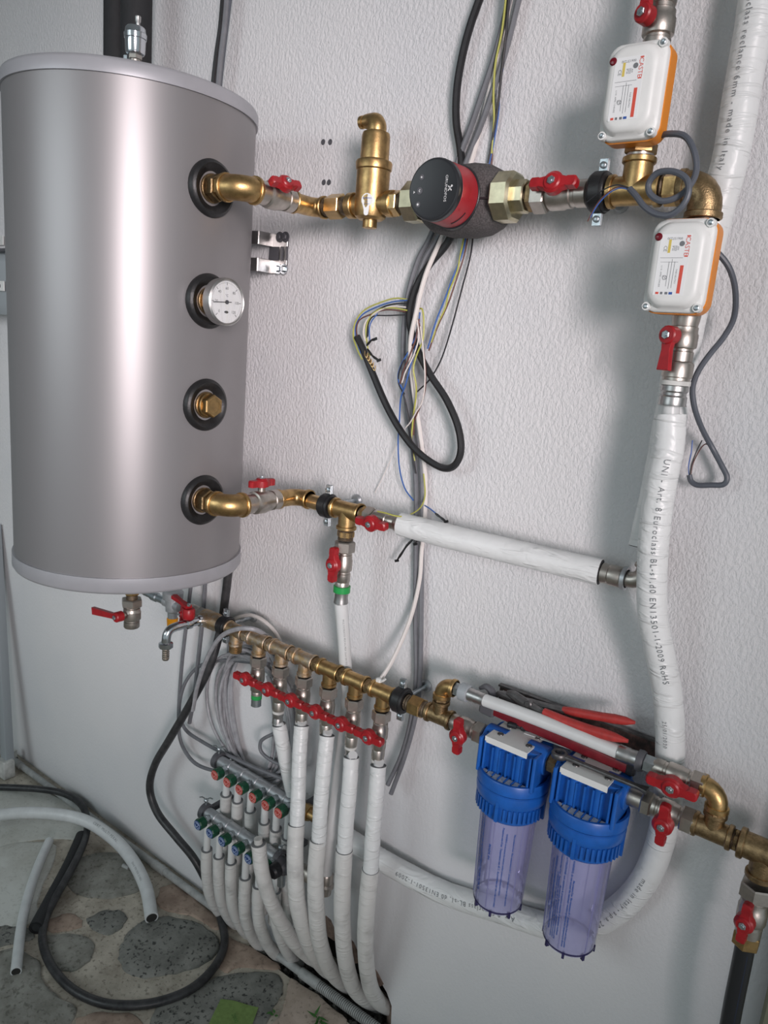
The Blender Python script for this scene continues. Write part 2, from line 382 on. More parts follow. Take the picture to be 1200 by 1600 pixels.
# ------------------------------------------------------------------ helpers: plumbing
def collar(b, o, a, t0, t1, r, n=20): return b.rev(o, a, [(t0, r - .0012), (t0 + .0012, r), (t1 - .0012, r), (t1, r - .0012)], n)
def tee_geo(b, o, a, br, L, Lb, r, rb=None, cw=.008, cr=1.2):
    rb = rb or r; a = a.normalized()
    b.cyl(o, a, -L, L, r); collar(b, o, a, -L, -L + cw, r * cr); collar(b, o, a, L - cw, L, r * cr)
    b.cyl(o, br, 0, Lb, rb); collar(b, o, br, Lb - cw, Lb, rb * cr); return b
def elbow_geo(b, o, d1, d2, L1, L2, r, cw=.008, cr=1.2, bend=None):
    bend = bend or min(L1, L2) * .8; pts = [o + d1 * L1, o + d1 * bend]
    for k in range(1, 6):
        q = pi / 2 * k / 6; pts.append(o + d1 * bend * (1 - math.sin(q)) + d2 * bend * (1 - math.cos(q)))
    pts += [o + d2 * bend, o + d2 * L2]
    b.tube(pts, r, 20, smooth=False); collar(b, o, d1, L1 - cw, L1, r * cr); collar(b, o, d2, L2 - cw, L2, r * cr); return b
def nipple(name, label, o, a, t0, t1, r, m='brass', hexr=None, hexm=None, group=None):
    """short threaded fitting: dark thread, hexagon in the middle"""
    e = thing(name, label, 'pipe fitting', o + a * t0, group); L = t1 - t0
    mk('thread', B().rev(o, a, sum([[(t0 + L * k / 8, r), (t0 + L * (k + .5) / 8, r * .94)] for k in range(8)], []) + [(t1, r)], 20), 'dark_thread', e)
    mk('hexagon', B().hex(o, a, t0 + L * .22, t1 - L * .22, hexr or r * 1.2), m, e); return e
def wing_outline(L, hub, w0, w1):
    pts = []
    for s in (1, -1):
        base = [(math.sqrt(max(0, hub * hub - w0 * w0)), -w0), (L * .62, -w0 * .72), (L * .66, -w1), (L * .94, -w1 * .95), (L, -w1 * .5), (L, w1 * .5), (L * .94, w1 * .95), (L * .66, w1), (L * .62, w0 * .72), (math.sqrt(max(0, hub * hub - w0 * w0)), w0)]
        pts += [(s * x, s * y) for x, y in base]
        q0 = math.asin(w0 / hub)
        pts += [(hub * math.cos((0 if s > 0 else pi) + q0 + (pi - 2 * q0) * k / 6), hub * math.sin((0 if s > 0 else pi) + q0 + (pi - 2 * q0) * k / 6)) for k in range(1, 6)]
    return pts
def valve(label, c, a, s, L, r, wing=None, span=.033, h=.03, union=0, hexm='nickel', group=None, lever=None, name='ball_valve'):
    a = a.normalized(); s = s.normalized()
    e = thing(name, label, 'valve', c, group); l = L / 2
    prof = [(-l, r * .90), (-l + .002, r * .98), (-l * .58, r * .98), (-l * .55, r * .90), (-l * .46, r * .90), (-l * .42, r * 1.08), (-l * .36, r * 1.12), (l * .10, r * 1.12), (l * .16, r * 1.04), (l * .38, r * 1.02), (l * .42, r * .92), (l * .55, r * .90), (l * .58, r * .98), (l - .002, r * .98), (l, r * .90)]
    b = B().rev(c, a, prof, 24); b.cyl(c, s, r * .6, h + .001, r * .36, 14)
    mk('body', b, 'nickel', e)
    if union:
        u0, u1 = (l * .5, l * 1.05) if union > 0 else (-l * 1.05, -l * .5)
        mk('union_nut', B().hex(c, a, u0, u1, r * 1.32, 6, .002), hexm, e)
    w_ = wing if wing is not None else a
    w_ = (w_ - s * s.dot(w_)).normalized(); p = s.cross(w_)
    if lever is None:
        hb = B().prism(c, w_, p, s, wing_outline(span, span * .44, span * .25, span * .21), h - .004, h + .0085, .0022)
        hb.rev(c, s, [(h - .006, span * .30), (h + .009, span * .36), (h + .011, span * .3)], 14)
    else:
        hb = B().rev(c, s, [(h - .006, span * .36), (h + .008, span * .36), (h + .010, span * .31)], 16)
        hb.prism(c, w_, p, s, [(0, -span * .26), (span * .55, -span * .2), (span * lever, -span * .26), (span * lever, span * .26), (span * .55, span * .2), (0, span * .26)], h - .001, h + .007, .0015)
    hd = mk('handle', hb, 'red_handle', e)
    sb = B().hex(c, s, h + .0095, h + .0135, span * .17, 6, .0008); sb.cyl(c, s, h + .0132, h + .0150, span * .075, 10)
    mk('nut', sb, 'zinc', hd); return e
def clamp(label, c, a, up, r, group='rubber lined pipe clamps', wall=True, wd=.024):
    e = thing('pipe_clamp', label, 'pipe clamp', c, group); hw = wd / 2
    mk('rubber_lining', B().rev(c, a, [(-hw, r), (-hw, r + .0055), (-hw * .8, r + .007), (hw * .8, r + .007), (hw, r + .0055), (hw, r)], 28, closed=True), 'black_rubber', e)
    mk('band', B().rev(c, a, [(-hw * .62, r + .0068), (-hw * .62, r + .0086), (hw * .62, r + .0086), (hw * .62, r + .0068)], 28, closed=True), 'black_rubber', e)
    for s in (1, -1):
        q = c + up * s * (r + .016)
        b = B().box(q, (.013, .003, .018), (a, OUT, up), .0006); b.box(q - OUT * .004, (.013, .003, .018), (a, OUT, up), .0006)
        ear = mk('ear', b, 'zinc', e)
        mk('screw', B().rev(q, OUT, [(-.010, .0022), (.002, .0022), (.002, .0048), (.0045, .0046), (.0055, .003)], 12), 'zinc', ear)
    if wall:
        d = -c.y
        mk('stud', B().cyl(c, Y, r + .006, d, .004, 10), 'zinc', e)
        mk('wall_plug', B().rev(c, Y, [(d - .007, .009), (d - .003, .0125), (d, .0125)], 16), 'grey_cast', e)
    return e
def press(label, o, a, L, r, m='steel', ring='dirty_white', sleeve=True):
    """press fitting: hexagon, plastic ring and crimped steel sleeve, running from o along a"""
    e = thing('press_fitting', label, 'pipe fitting', o)
    mk('body', B().rev(o, a, [(0, r * 1.1), (.003, r * 1.22), (L * .34, r * 1.22), (L * .36, r * 1.12), (L * .42, r * 1.12)], 24), 'nickel', e)
    mk('ring', B().rev(o, a, [(L * .42, r * 1.05), (L * .43, r * 1.2), (L * .53, r * 1.2), (L * .54, r * 1.05)], 24), ring, e)
    mk('sleeve', B().rev(o, a, [(L * .54, r), (L * .55, r * 1.1), (L * .66, r * 1.12), (L * .70, r * 1.0), (L * .76, r * 1.0), (L * .80, r * 1.1), (L * .96, r * 1.1), (L, r * 1.16)], 24), m, e)
    return e
#PARTS
# ================================================================== THE ROOM
def struct(name, b, m, **k):
    o = mk(name, b, m, **k); o['kind'] = 'structure'; return o
def poly(pts): b = B(); b.v = [V(p) for p in pts]; b.f = [tuple(range(len(pts)))]; return b
HOLE = [(425, 1520), (436, 1478), (452, 1452), (470, 1448), (486, 1440), (503, 1436), (516, 1446), (527, 1462), (542, 1470), (553, 1476), (557, 1497), (566, 1508), (579, 1512), (592, 1530), (604, 1550), (612, 1572), (611, 1598), (616, 1622)]
hole = [at(x, y, 0) for x, y in HOLE]
hole[0].z = hole[-1].z = -0.12
wp = [V((-3.4, 0, -0.12))] + hole + [V((0.9, 0, -0.12)), V((0.9, 0, 2.75)), V((-3.4, 0, 2.75))]
WALL = struct('wall_back', poly(wp), 'wall', loc=(0, 0, 0), smooth=False)
# broken rim of the hole: the brick core behind the plaster, and a flat near-black sheet painted as the shade deep inside
b = B(); ins = []
cx = sum(p.x for p in hole) / len(hole)
for p in hole:
    q = p + (V((cx, 0, -0.05)) - p) * random.uniform(.10, .22); ins.append(V((q.x, 0.022, q.z)))
n = len(hole); b.v = hole + ins + [V((p.x, .12, p.z)) for p in ins]
for k in range(n - 1):
    b.f.append((k, k + 1, n + k + 1, n + k)); b.f.append((n + k, n + k + 1, 2 * n + k + 1, 2 * n + k))
mk('broken_rim', b, 'brick_core', WALL, smooth=False)
mk('hollow', poly([V((-1.25, .12, -.12)), V((-.55, .12, -.12)), V((-.55, .12, .4)), V((-1.25, .12, .4))]), 'painted_shade', WALL)
# bare patches where the plaster has broken away round the hole
for P in ([(503, 1436), (509, 1430), (517, 1437), (523, 1450), (530, 1464), (523, 1470), (512, 1462), (504, 1452)], [(541, 1470), (546, 1466), (553, 1472), (559, 1486), (561, 1504), (552, 1506), (544, 1496), (541, 1482)], [(578, 1512), (583, 1508), (592, 1522), (600, 1538), (594, 1541), (584, 1530)]):
    q = [at(x, y, 0) for x, y in P]; k = len(q); b = B(); b.v = [p + Y * .002 for p in q] + [p + OUT * .0014 + V((random.uniform(-1, 1), 0, random.uniform(-1, 1))) * .001 for p in q]
    b.ring_faces(0, k, k); b.f.append(tuple(range(k, 2 * k))); mk('bare_patch', b, 'brick_core', WALL)
# drill holes in the wall
for x, y in ((505, 222), (516, 222), (506, 285), (514, 285)):
    c = at(x, y, 0)
    e = mk('drill_hole', B().rev(c, OUT, [(-.004, .0028), (.0006, .0032), (.0008, .0042), (.0002, .0055)], 12), 'dark_grey_plastic', WALL)
# floor: ground slab with a trench along the foot of the wall
tx0, tx1, ty = -1.10, -0.50, -0.046
b = B(); g = [V((-3.4, -3.3, 0)), V((0.9, -3.3, 0)), V((0.9, ty, 0)), V((tx1, ty, 0)), V((tx0, ty, 0)), V((-3.4, ty, 0)),
     V((tx1, 0, 0)), V((0.9, 0, 0)), V((tx0, 0, 0)), V((-3.4, 0, 0))]
b.v = g; b.f = [(0, 1, 2, 3, 4, 5), (3, 2, 7, 6), (5, 4, 8, 9)]
i = len(b.v); b.v += [V((tx0, ty, -.06)), V((tx1, ty, -.06)), V((tx1, .12, -.06)), V((tx0, .12, -.06)), V((tx1, .12, 0)), V((tx0, .12, 0))]
b.f += [(4, 3, i + 1, i), (i, i + 1, i + 2, i + 3), (3, 6, i + 4, i + 2, i + 1), (8, 4, i, i + 3, i + 5)]
FLOOR = struct('floor', b, 'mortar', loc=(0, 0, 0), smooth=False)
def flag(pts, m, h=.005, name='flagstone', wob=.5):
    P = [onfloor(x, y) for x, y in pts]; c = sum(P, V()) / len(P)
    P = curve(P + [P[0]], 4)[:-1]
    P = [p + V((random.uniform(-1, 1), random.uniform(-1, 1), 0)) * .006 * wob for p in P]
    b = B(); k = len(P); q = []
    for s, z in ((1.0, -.004), (.985, h * .35), (.94, h * .75), (.6, h)):
        q.append(len(b.v)); b.v += [V((c.x + (p.x - c.x) * s, c.y + (p.y - c.y) * s, z + random.uniform(-.0006, .0006))) for p in P]
    for i, j in zip(q, q[1:]): b.ring_faces(i, j, k)
    b.f.append(tuple(range(q[-1], q[-1] + k)))
    return mk(name, b, m, FLOOR, ang=.9)
flag([(-60, 1345), (20, 1318), (90, 1322), (62, 1400), (52, 1440), (-10, 1470), (-70, 1480)], 'concrete', .004)
flag([(-80, 1240), (20, 1225), (100, 1250), (140, 1290), (125, 1312), (60, 1312), (-80, 1330)], 'concrete', .003)
flag([(112, 1345), (160, 1332), (196, 1338), (222, 1365), (224, 1388), (205, 1398), (160, 1405), (118, 1398), (100, 1375)], 'slate_pale')
flag([(136, 1436), (160, 1424), (192, 1424), (197, 1440), (180, 1458), (158, 1460), (140, 1450)], 'slate')
flag([(183, 1500), (190, 1472), (212, 1445), (250, 1432), (305, 1442), (342, 1466), (338, 1492), (300, 1516), (250, 1526), (205, 1526)], 'slate', .007)
flag([(70, 1462), (105, 1460), (142, 1468), (146, 1490), (128, 1512), (96, 1518), (72, 1495)], 'slate_pale')
flag([(-20, 1495), (20, 1482), (58, 1500), (70, 1535), (96, 1562), (120, 1578), (96, 1610), (-20, 1640)], 'slate_pale')
flag([(-30, 1452), (10, 1448), (46, 1452), (52, 1468), (20, 1476), (-30, 1486)], 'slate')
flag([(250, 1386), (276, 1384), (322, 1420), (346, 1440), (338, 1454), (306, 1434), (262, 1424), (244, 1412)], 'redstone', .004)
flag([(352, 1462), (392, 1480), (436, 1508), (424, 1516), (378, 1512), (350, 1520), (340, 1505)], 'redstone', .004)
flag([(256, 1560), (300, 1545), (336, 1528), (388, 1520), (432, 1522), (444, 1545), (430, 1575), (400, 1610), (250, 1640), (235, 1590)], 'slate', .005)
flag([(452, 1528), (486, 1548), (528, 1582), (540, 1600), (480, 1640), (418, 1620), (440, 1580)], 'pinkstone', .004)
flag([(118, 1590), (160, 1582), (212, 1588), (222, 1620), (130, 1650)], 'redstone', .004)
flag([(70, 1440), (96, 1430), (118, 1430), (130, 1448), (100, 1456), (74, 1456)], 'redstone', .003)
# rubble in the trench
b = B()
for k in range(420):
    r = random.uniform(.004, .013); p = V((random.uniform(tx0 + .01, tx1 - .01), random.uniform(ty + .006, .05), random.uniform(-.03, -.006)))
    a = V((random.uniform(-1, 1), random.uniform(-1, 1), random.uniform(-1, 1))).normalized()
    b.rev(p, a, [(-r * .8, r * .5), (-r * .1, r * random.uniform(.8, 1.1)), (r * .7, r * .55)], random.choice((5, 6)), ph=random.uniform(0, 6))
o = mk('rubble', b, 'rubble', FLOOR, smooth=False); o['kind'] = 'stuff'
struct('ceiling', poly([V((-3.4, 0, 2.75)), V((0.9, 0, 2.75)), V((0.9, -3.3, 2.75)), V((-3.4, -3.3, 2.75))]), 'smooth_wall', loc=(0, 0, 2.75))
struct('wall_left', poly([V((-3.4, 0, 0)), V((-3.4, 0, 2.75)), V((-3.4, -3.3, 2.75)), V((-3.4, -3.3, 0))]), 'smooth_wall', loc=(-3.4, 0, 0))
# painted door frame post at the right-hand edge
p = at(1192, 1575, 0.05); struct('trim_1', B().box(V((p.x + .06, -.03, 1.0)), (.12, .06, 2.0), ch=.004), 'olive_paint')
# ================================================================== WATER TANK
TX, TY, TR = -1.269, -0.266, 0.216
zt = lambda z: z - .031               # heights were measured against an eye height of 1.486
ZP = [zt(q) for q in (1.719, 1.536, 1.357, 1.183)]
T0 = V((TX, TY, zt(1.016)))
TANK = thing('water_tank', 'large upright silver grey hot water cylinder hung on the wall', 'water tank', T0)
TC = V((TX, TY, 0)); GX = TX + TR
mk('body', B().rev(TC, Z, [(zt(1.03), TR - .002), (zt(1.032), TR), (zt(1.868), TR), (zt(1.87), TR - .002)], 96), 'tank_silver', TANK, ang=.5)
mk('top_lid', B().rev(TC, Z, [(zt(1.857), TR), (zt(1.857), TR + .0035), (zt(1.8745), TR + .004), (zt(1.880), TR + .001), (zt(1.882), TR - .006), (zt(1.882), .02)], 96, caps=(False, True)), 'tank_rim', TANK, ang=.8)
mk('bottom_rim', B().rev(TC, Z, [(zt(1.022), .02), (zt(1.016), TR - .006), (zt(1.018), TR + .001), (zt(1.023), TR + .004), (zt(1.047), TR + .0035), (zt(1.047), TR)], 96, caps=(True, False)), 'tank_rim', TANK, ang=.8)
for z in ZP:
    c = V((GX, TY, z))
    gk = mk('gasket', B().rev(c, X, [(-.012, .046), (.002, .0465), (.006, .0445), (.0085, .040), (.006, .034), (.001, .030), (-.001, .025), (-.012, .024)], 40), 'black_rubber', TANK, ang=.9)
    mk('socket', B().rev(c, X, [(-.015, .0235), (.003, .0235), (.004, .0225), (.004, .016)], 28), 'dull_brass', gk)
# --- automatic air vent on the lid
c = at(217, 92, .17); c = V((c.x, -.15, zt(1.882)))
c = V((TX, TY, zt(1.944)))
AV = thing('air_vent', 'small chrome automatic air vent standing on the tank lid', 'air vent', c)
mk('riser', B().rev(c, Z, [(-.066, .016), (-.040, .016), (-.039, .010), (.001, .010)], 20), 'nickel', AV)
mk('neck', B().hex(c, Z, 0, .009, .0125), 'nickel', AV)
mk('body', B().rev(c, Z, [(.008, .011), (.010, .0155), (.013, .0168), (.033, .0178), (.034, .0190), (.042, .0195), (.0435, .0180), (.051, .0170), (.053, .0150)], 32), 'chrome', AV)
mk('cap', B().rev(c + X * .007, Z, [(.052, .0035), (.059, .0036), (.061, .0050), (.068, .0054), (.070, .004)], 16), 'steel', AV)
q = c + V((-.020, -.004, 0)); mk('side_screw', B().hex(q, Z, -.006, .010, .0062).cyl(q, X, 0, .016, .004, 10), 'zinc', AV)
# --- thermometer
c = V((GX, TY, ZP[1])); TH = thing('dial_thermometer', 'round dial thermometer with white face on the tank side', 'thermometer', c)
mk('socket_nut', B().hex(c, X, .003, .024, .0215, 6, .002), 'brass', TH)
mk('stem', B().cyl(c, X, .02, .034, .012, 20), 'nickel', TH)
mk('case', B().rev(c, X, [(.026, .034), (.030, .0385), (.043, .0400), (.0475, .0395), (.0495, .0365), (.0485, .0352), (.0455, .0350), (.0455, .001)], 48, caps=(True, True)), 'steel', TH)
dial = mk('dial', B().rev(c, X, [(.0456, .0349), (.0462, .0349)], 48), 'label_white', TH)
fc = c + X * .0464; FR, FU = Y, Z      # reading direction on the dial face seen from +X
FR = Z.cross(X)                        # = Y
b = B()
for i, s in enumerate(('0', '20', '40', '60', '80', '100', '120')):
    q = math.radians(225 - 45 * i); d = FR * math.cos(q) + FU * math.sin(q)
    addtext(b, s, .0068, fc + d * .0225, FR, FU, 'CENTER'); p = d.cross(X)
    b.box(fc + d * .0300, (.0050, .0009, .0002), (d, p, X))
for i in range(61):
    q = math.radians(225 - 4.5 * i); d = FR * math.cos(q) + FU * math.sin(q); b.box(fc + d * .0315, (.0016, .00035, .0002), (d, d.cross(X), X))
addtext(b, '°C', .006, fc + FU * .0105, FR, FU, 'CENTER')
mk('numerals', b, 'ink', dial)
b = B(); b.prism(fc - FU * .0165, FR, FU, X, [(.0045 * math.cos(k * pi / 8), .0022 * math.sin(k * pi / 8)) for k in range(16)], 0, .0002); mk('maker_mark', b, 'ink', dial)
q = math.radians(184); d = FR * math.cos(q) + FU * math.sin(q)
b = B().box(fc + X * .001 + d * .010, (.040, .0014, .0006), (d, d.cross(X), X)); b.cyl(fc, X, 0, .002, .0034, 16); mk('pointer', b, 'ink', TH)
mk('glass', B().rev(c, X, [(.0482, .0354), (.0485, .0354)], 40), 'glass', TH)
# --- hexagonal plug
c = V((GX, TY, ZP[2])); PL = thing('hex_plug', 'brass hexagonal plug closing the third socket of the tank', 'plug', c)
mk('flange', B().rev(c, X, [(.001, .020), (.003, .0215), (.009, .0215), (.011, .020)], 28), 'brass', PL)
mk('hexagon', B().hex(c, X, .010, .024, .0205, 6, .0018), 'brass', PL)
b = B(); fc = c + X * .0242; b.rev(fc, X, [(0, .0120), (.0005, .0122), (.0005, .0115), (0, .0113)], 28, closed=True)
for s, dz in (('CW', .0045), ('617N', 0), ('1"', -.0055)): addtext(b, s, .0045, fc + Z * dz + X * .0003, FR, FU, 'CENTER')
mk('stamped_marks', b, 'bright_brass', PL)
# --- steel hanging bracket on the wall beside the tank
c = at(428, 395, 0.012)
BR = thing('wall_bracket', 'stainless steel hanging bracket on the wall beside the tank', 'bracket', c)
zt0, zb0 = at(440, 362, .01).z, at(440, 428, .01).z; xr = at(450, 395, .004).x; xm = at(418, 395, .02).x; x0_ = xr - .17
for nm, z in (('upper_arm', zt0 - .016), ('lower_arm', zb0 + .014)):
    mk(nm, B().box(V(((xr + xm) / 2, -.006, z)), (xr - xm, .0025, .026), ch=.0005), 'steel', BR)
    b = B().box(V((xm, -.026, z)), (.0025, .042, .026), ch=.0005); b.box(V(((x0_ + xm) / 2, -.046, z)), (xm - x0_, .0025, .026), ch=.0005); mk('arm_return', b, 'steel', BR)
mk('back_plate', B().box(V((xr - .028, -.003, (zt0 + zb0) / 2)), (.052, .003, zt0 - zb0 - .01)), 'dark_grey_plastic', BR)
b = B()
for dx in (.004, .018): b.box(V((xr - dx - .002, -.006, (zt0 + zb0) / 2)), (.0025, .004, zt0 - zb0 - .05))
mk('edge_flange', b, 'steel', BR)
for z, m in ((zt0 - .010, 'dark_grey_plastic'), (zb0 + .010, 'zinc')):
    for dx in (.006, .022):
        q = V((xr - dx, -.007, z)); bo = mk('bolt', B().rev(q, OUT, [(0, .0105), (.0016, .0105), (.0018, .007)], 18), m, BR)
        mk('bolt_head', B().hex(q, OUT, .0015, .0065, .0066), m, bo)
# ================================================================== UPPER PIPE RUN
OF = .085
zU = at(880, 304, OF).z; U = lambda px: V((xl(px, OF, zU), -OF, zU))
EX = -.984
def tank_elbow(z, which, l2=.036):
    c = V((EX, TY, z))
    nip = thing('hex_nipple', 'brass hexagon nipple between tank and %s elbow' % which, 'pipe fitting', V((GX, TY, z)))
    mk('hexagon', B().hex(V((GX, TY, z)), X, .005, .022, .0225, 6, .002), 'dull_brass', nip)
    mk('second_hexagon', B().hex(V((GX, TY, z)), X, .0225, .034, .0195, 6, .002), 'brass', nip)
    one('brass_elbow', 'smooth brass elbow at the %s outlet of the tank' % which, 'pipe elbow', elbow_geo(B(), c, -X, Y, .036, l2, .0205, .007, 1.13, .032), 'brass')
    return c
c = tank_elbow(ZP[0], 'uppermost')
valve('nickel ball valve with red butterfly handle at the upper tank elbow', V((EX, TY + .078, ZP[0])), Y, V((.8, -.1, .5)), .086, .0200, Y, .032, .032)
ze = ZP[0]
e2 = V((EX, -OF, ze))
one('brass_elbow', 'brass elbow close to the wall behind the upper tank valve', 'pipe elbow', elbow_geo(B(), e2, OUT, X, .060, .026, .0165, .007, 1.2, .022), 'brass')
b0 = V((EX, -OF, zU))
sepx = U(580).x
nipple('hex_nipple', 'brass union nipple between wall elbow and air separator', b0, X, .024, (U(545).x - EX), .0165, 'bright_brass', .0215)
# air separator
c = V((sepx, -OF, zU)); zz = lambda py: at(582, py, OF).z
SEP = thing('air_separator', 'tall brass air separator with a small elbow on top', 'air separator', V((sepx, -OF, zz(345))))
b = B().rev(V((sepx, -OF, 0)), Z, [(zz(344), .020), (zz(340), .026), (zz(332), .0285), (zz(268), .0285), (zz(266), .0305), (zz(256), .0315), (zz(253), .0300), (zz(251), .0245), (zz(214), .0240), (zz(209), .0225)], 36)
l = sepx - U(548).x
b.cyl(c, X, -l, l * 1.05, .0175, 24); collar(b, c, X, -l - .002, -l + .012, .0215, 24); collar(b, c, X, l * 1.05 - .012, l * 1.05 + .002, .0215, 24)
mk('body', b, 'brass', SEP)
mk('drain_plug', B().rev(V((sepx, -OF, 0)), Z, [(zz(357), .010), (zz(356), .0125), (zz(343), .0125)], 20), 'brass', SEP)
tp = V((sepx, -OF, zz(209)))
b = B().rev(tp, Z, [(-.004, .019), (0, .019), (.003, .016)], 28)
b.tube([tp, tp + Z * .010 , tp + Z * .017 - X * .004, tp + Z * .020 - X * .013, tp + Z * .020 - X * .024], [.0165, .0165, .0155, .0125, .0115], 24, smooth=True, sub=4)
b.rev(tp + Z * .020, -X, [(.024, .0085), (.028, .0085), (.029, .0105), (.035, .0105), (.036, .0085), (.036, .005)], 20)
mk('vent_elbow', b, 'brass', SEP)
# key-hole shaped white sticker wrapped round the body
b = B(); lc = zz(323); R_ = .0289; i0 = 0; N = 24
out = circ(.0105, 14, -.35 * pi, 1.35 * pi, (0, .006)) + [(-.0045, -.010)] + circ(.0045, 5, pi, 2 * pi, (0, -.0145)) + [(.0045, -.010)]
q0 = -1.17
b.v = [V((sepx, -OF, lc)) + V((R_ * math.cos(q0 + x / R_), R_ * math.sin(q0 + x / R_), y)) for x, y in out]; b.f = [tuple(range(len(out)))]
st = mk('sticker', b, 'label_white', SEP)
b = B(); line = [V((sepx, -OF, lc - .05)), V((sepx, -OF, lc + .05))]
for s, y, sz in (('spirovent', .009, .0042), ('air', .0035, .0028), ('separator', -.0005, .0024)):
    v, f = textmesh(s, sz, 'CENTER'); i = len(b.v)
    b.v += [V((sepx, -OF, lc + y)) + V(((R_ + .0003) * math.cos(q0 + p.x / R_), (R_ + .0003) * math.sin(q0 + p.x / R_), p.y)) for p in v]; b.f += [tuple(i + k for k in q) for q in f]
mk('print', b, 'label_blue', st)
# pump
pc = V((xl(720, OF, zU), -OF, zU)); px_ = pc.x
nipple('hex_nipple', 'brass hexagon nipple between air separator and pump', V((0, -OF, zU)), X, U(606).x, U(632).x, .0165, 'bright_brass', .021)
PUMP = thing('circulation_pump', 'red and black circulation pump in a dark foam shell on the upper pipe', 'pump', pc)
b = B(); b.loft(V((px_, -.070, zU)), Z, Y, X, [(-.072, .030, .026, .020), (-.066, .036, .030, .024), (-.050, .047, .036, .028), (-.022, .0535, .039, .032), (.020, .0545, .040, .032), (.045, .051, .038, .031), (.064, .042, .033, .027), (.071, .034, .028, .022)], 7)
mk('foam_shell', b, 'epp', PUMP, ang=.7)
mk('shell_joint', B().box(V((px_ + .058, -.100, zU - .004)), (.026, .018, .003)), 'black_plastic', PUMP)
b = B().rev(V((px_, -.0, zU)), OUT, [(.080, .0480), (.1095, .0480), (.1105, .0470)], 48); mk('shell_opening', b, 'black_plastic', PUMP)
mk('motor_housing', B().rev(V((px_, 0, zU)), OUT, [(.10, .0460), (.152, .0448), (.154, .043)], 56), 'red_pump', PUMP)
pan = mk('control_panel', B().rev(V((px_, 0, zU)), OUT, [(.1525, .0445), (.1535, .0450), (.1620, .0450), (.1645, .0436), (.165, .0420), (.1645, .0400)], 56), 'black_plastic', PUMP, ang=.5)
fo = V((px_, -.1647, zU)); FRAD = .0425
b = B()
for x, z, r in ((-.53, .42, .0042), (-.57, -.03, .0052), (-.60, -.49, .0042)): b.rev(fo + X * x * FRAD + Z * z * FRAD, OUT, [(0, r), (.0004, r), (.0006, r * .8)], 20)
mk('button', b, 'dark_grey_plastic', pan)
b = B(); s = .0012
addtext(b, 'GRUNDFOS', .0062, fo + X * .53 * FRAD + OUT * .0003, -Z, X, 'CENTER', 1.15)
lo = fo + X * .70 * FRAD + OUT * .0003
for q in (.7, -.75):
    d = Z * math.cos(q) + X * math.sin(q); b.box(lo, (.009, .0016, .0002), (d, d.cross(OUT), OUT))
b.rev(lo + X * .003 + Z * .003, OUT, [(0, .0016), (.0002, .0016)], 10)
c2 = fo + X * -.57 * FRAD + Z * -.03 * FRAD + OUT * .0007
for q in (.8, -.8):
    d = X * math.cos(q) + Z * math.sin(q); b.box(c2 + d * .001 + X * -.001, (.0036, .0011, .0002), (d, d.cross(OUT), OUT))
for z, r in ((.42, .0014), (-.49, .0018)): b.rev(fo + X * (-.53 if z > 0 else -.6) * FRAD + Z * z * FRAD + OUT * .0007, OUT, [(0, r), (.0002, r)], 8)
b.prism(fo + X * -.80 * FRAD - Z * .07 * FRAD + OUT * .0003, X, Z, OUT, [(-.0012, -.002), (.0016, 0), (-.0012, .002)], 0, .0002)
mk('panel_print', b, 'print_white', pan)
b = B()                                # faint relief print on the red housing
for k, (q, y0, s, sz) in enumerate(((-.05, .132, 'ALPHA2', .006), (-.62, .143, 'A', .010))):
    v, f = textmesh(s, sz, 'CENTER'); i = len(b.v); rr = .0459
    b.v += [V((px_, -y0 - p.y, zU)) + V((rr * math.cos(q - p.x / rr), 0, rr * math.sin(q - p.x / rr))) for p in v]; b.f += [tuple(i + k_ for k_ in g) for g in f]
mk('housing_print', b, 'red_grip', PUMP)
mk('housing_slot', B().tube([V((px_ + .0458 * math.cos(q), -.128 - .002 * math.sin(q * 3), zU + .0458 * math.sin(q))) for q in (-1.25, -1.1, -.95, -.8, -.65)], .0009, 6), 'black_plastic', PUMP)
mk('union_nut', B().rev(V((0, -OF, zU)), X, [(px_ - .100, .031), (px_ - .098, .0335), (px_ - .074, .0335), (px_ - .071, .031)], 8, ph=.39), 'yellow_zinc', PUMP)
x1, x2 = U(784).x, U(809).x
mk('union_nut', B().rev(V((0, -OF, zU)), X, [(x1 - .006, .033), (x1 - .002, .0375), (x2 - .004, .0375), (x2, .033)], 8, ph=.39), 'yellow_zinc', PUMP)
mk('tail_piece', B().hex(V((0, -OF, zU)), X, x2 - .002, U(826).x, .0245, 8, .002, ph=.39), 'yellow_zinc', PUMP)
nipple('hex_nipple', 'dark brass nipple between pump and horizontal valve', V((0, -OF, zU)), X, U(824).x, U(843).x, .018, 'dull_brass', .0225)
va = V(((U(838).x + U(922).x) / 2, -OF, zU))
valve('nickel ball valve with red butterfly handle right of the pump', va, X, V((0, -1, .25)), U(922).x - U(838).x, .0195, X, .036, .033, union=-1)
clamp('rubber lined clamp between the valve beside the pump and the brass tee', U(938), X, Z, .0195)
tcx = xl(1003, OF, zU); tc = V((U(992).x, -OF, zU)); tc.x = -.395
one('brass_tee', 'large brass tee below the upper actuator valve', 'pipe tee', tee_geo(B(), tc, X, Z, .036, .042, .0195, .0195, .008, 1.16), 'brass')
nipple('hex_nipple', 'brass union nipple between large tee and large elbow', tc, X, .034, .068, .0185, 'brass', .0225)
ec = V((-.300, -OF, zU))
one('brass_elbow', 'large dark brass elbow above the lower actuator valve', 'pipe elbow', elbow_geo(B(), ec, -X, -Z, .036, .040, .0215, .009, 1.12, .024), 'dull_brass')
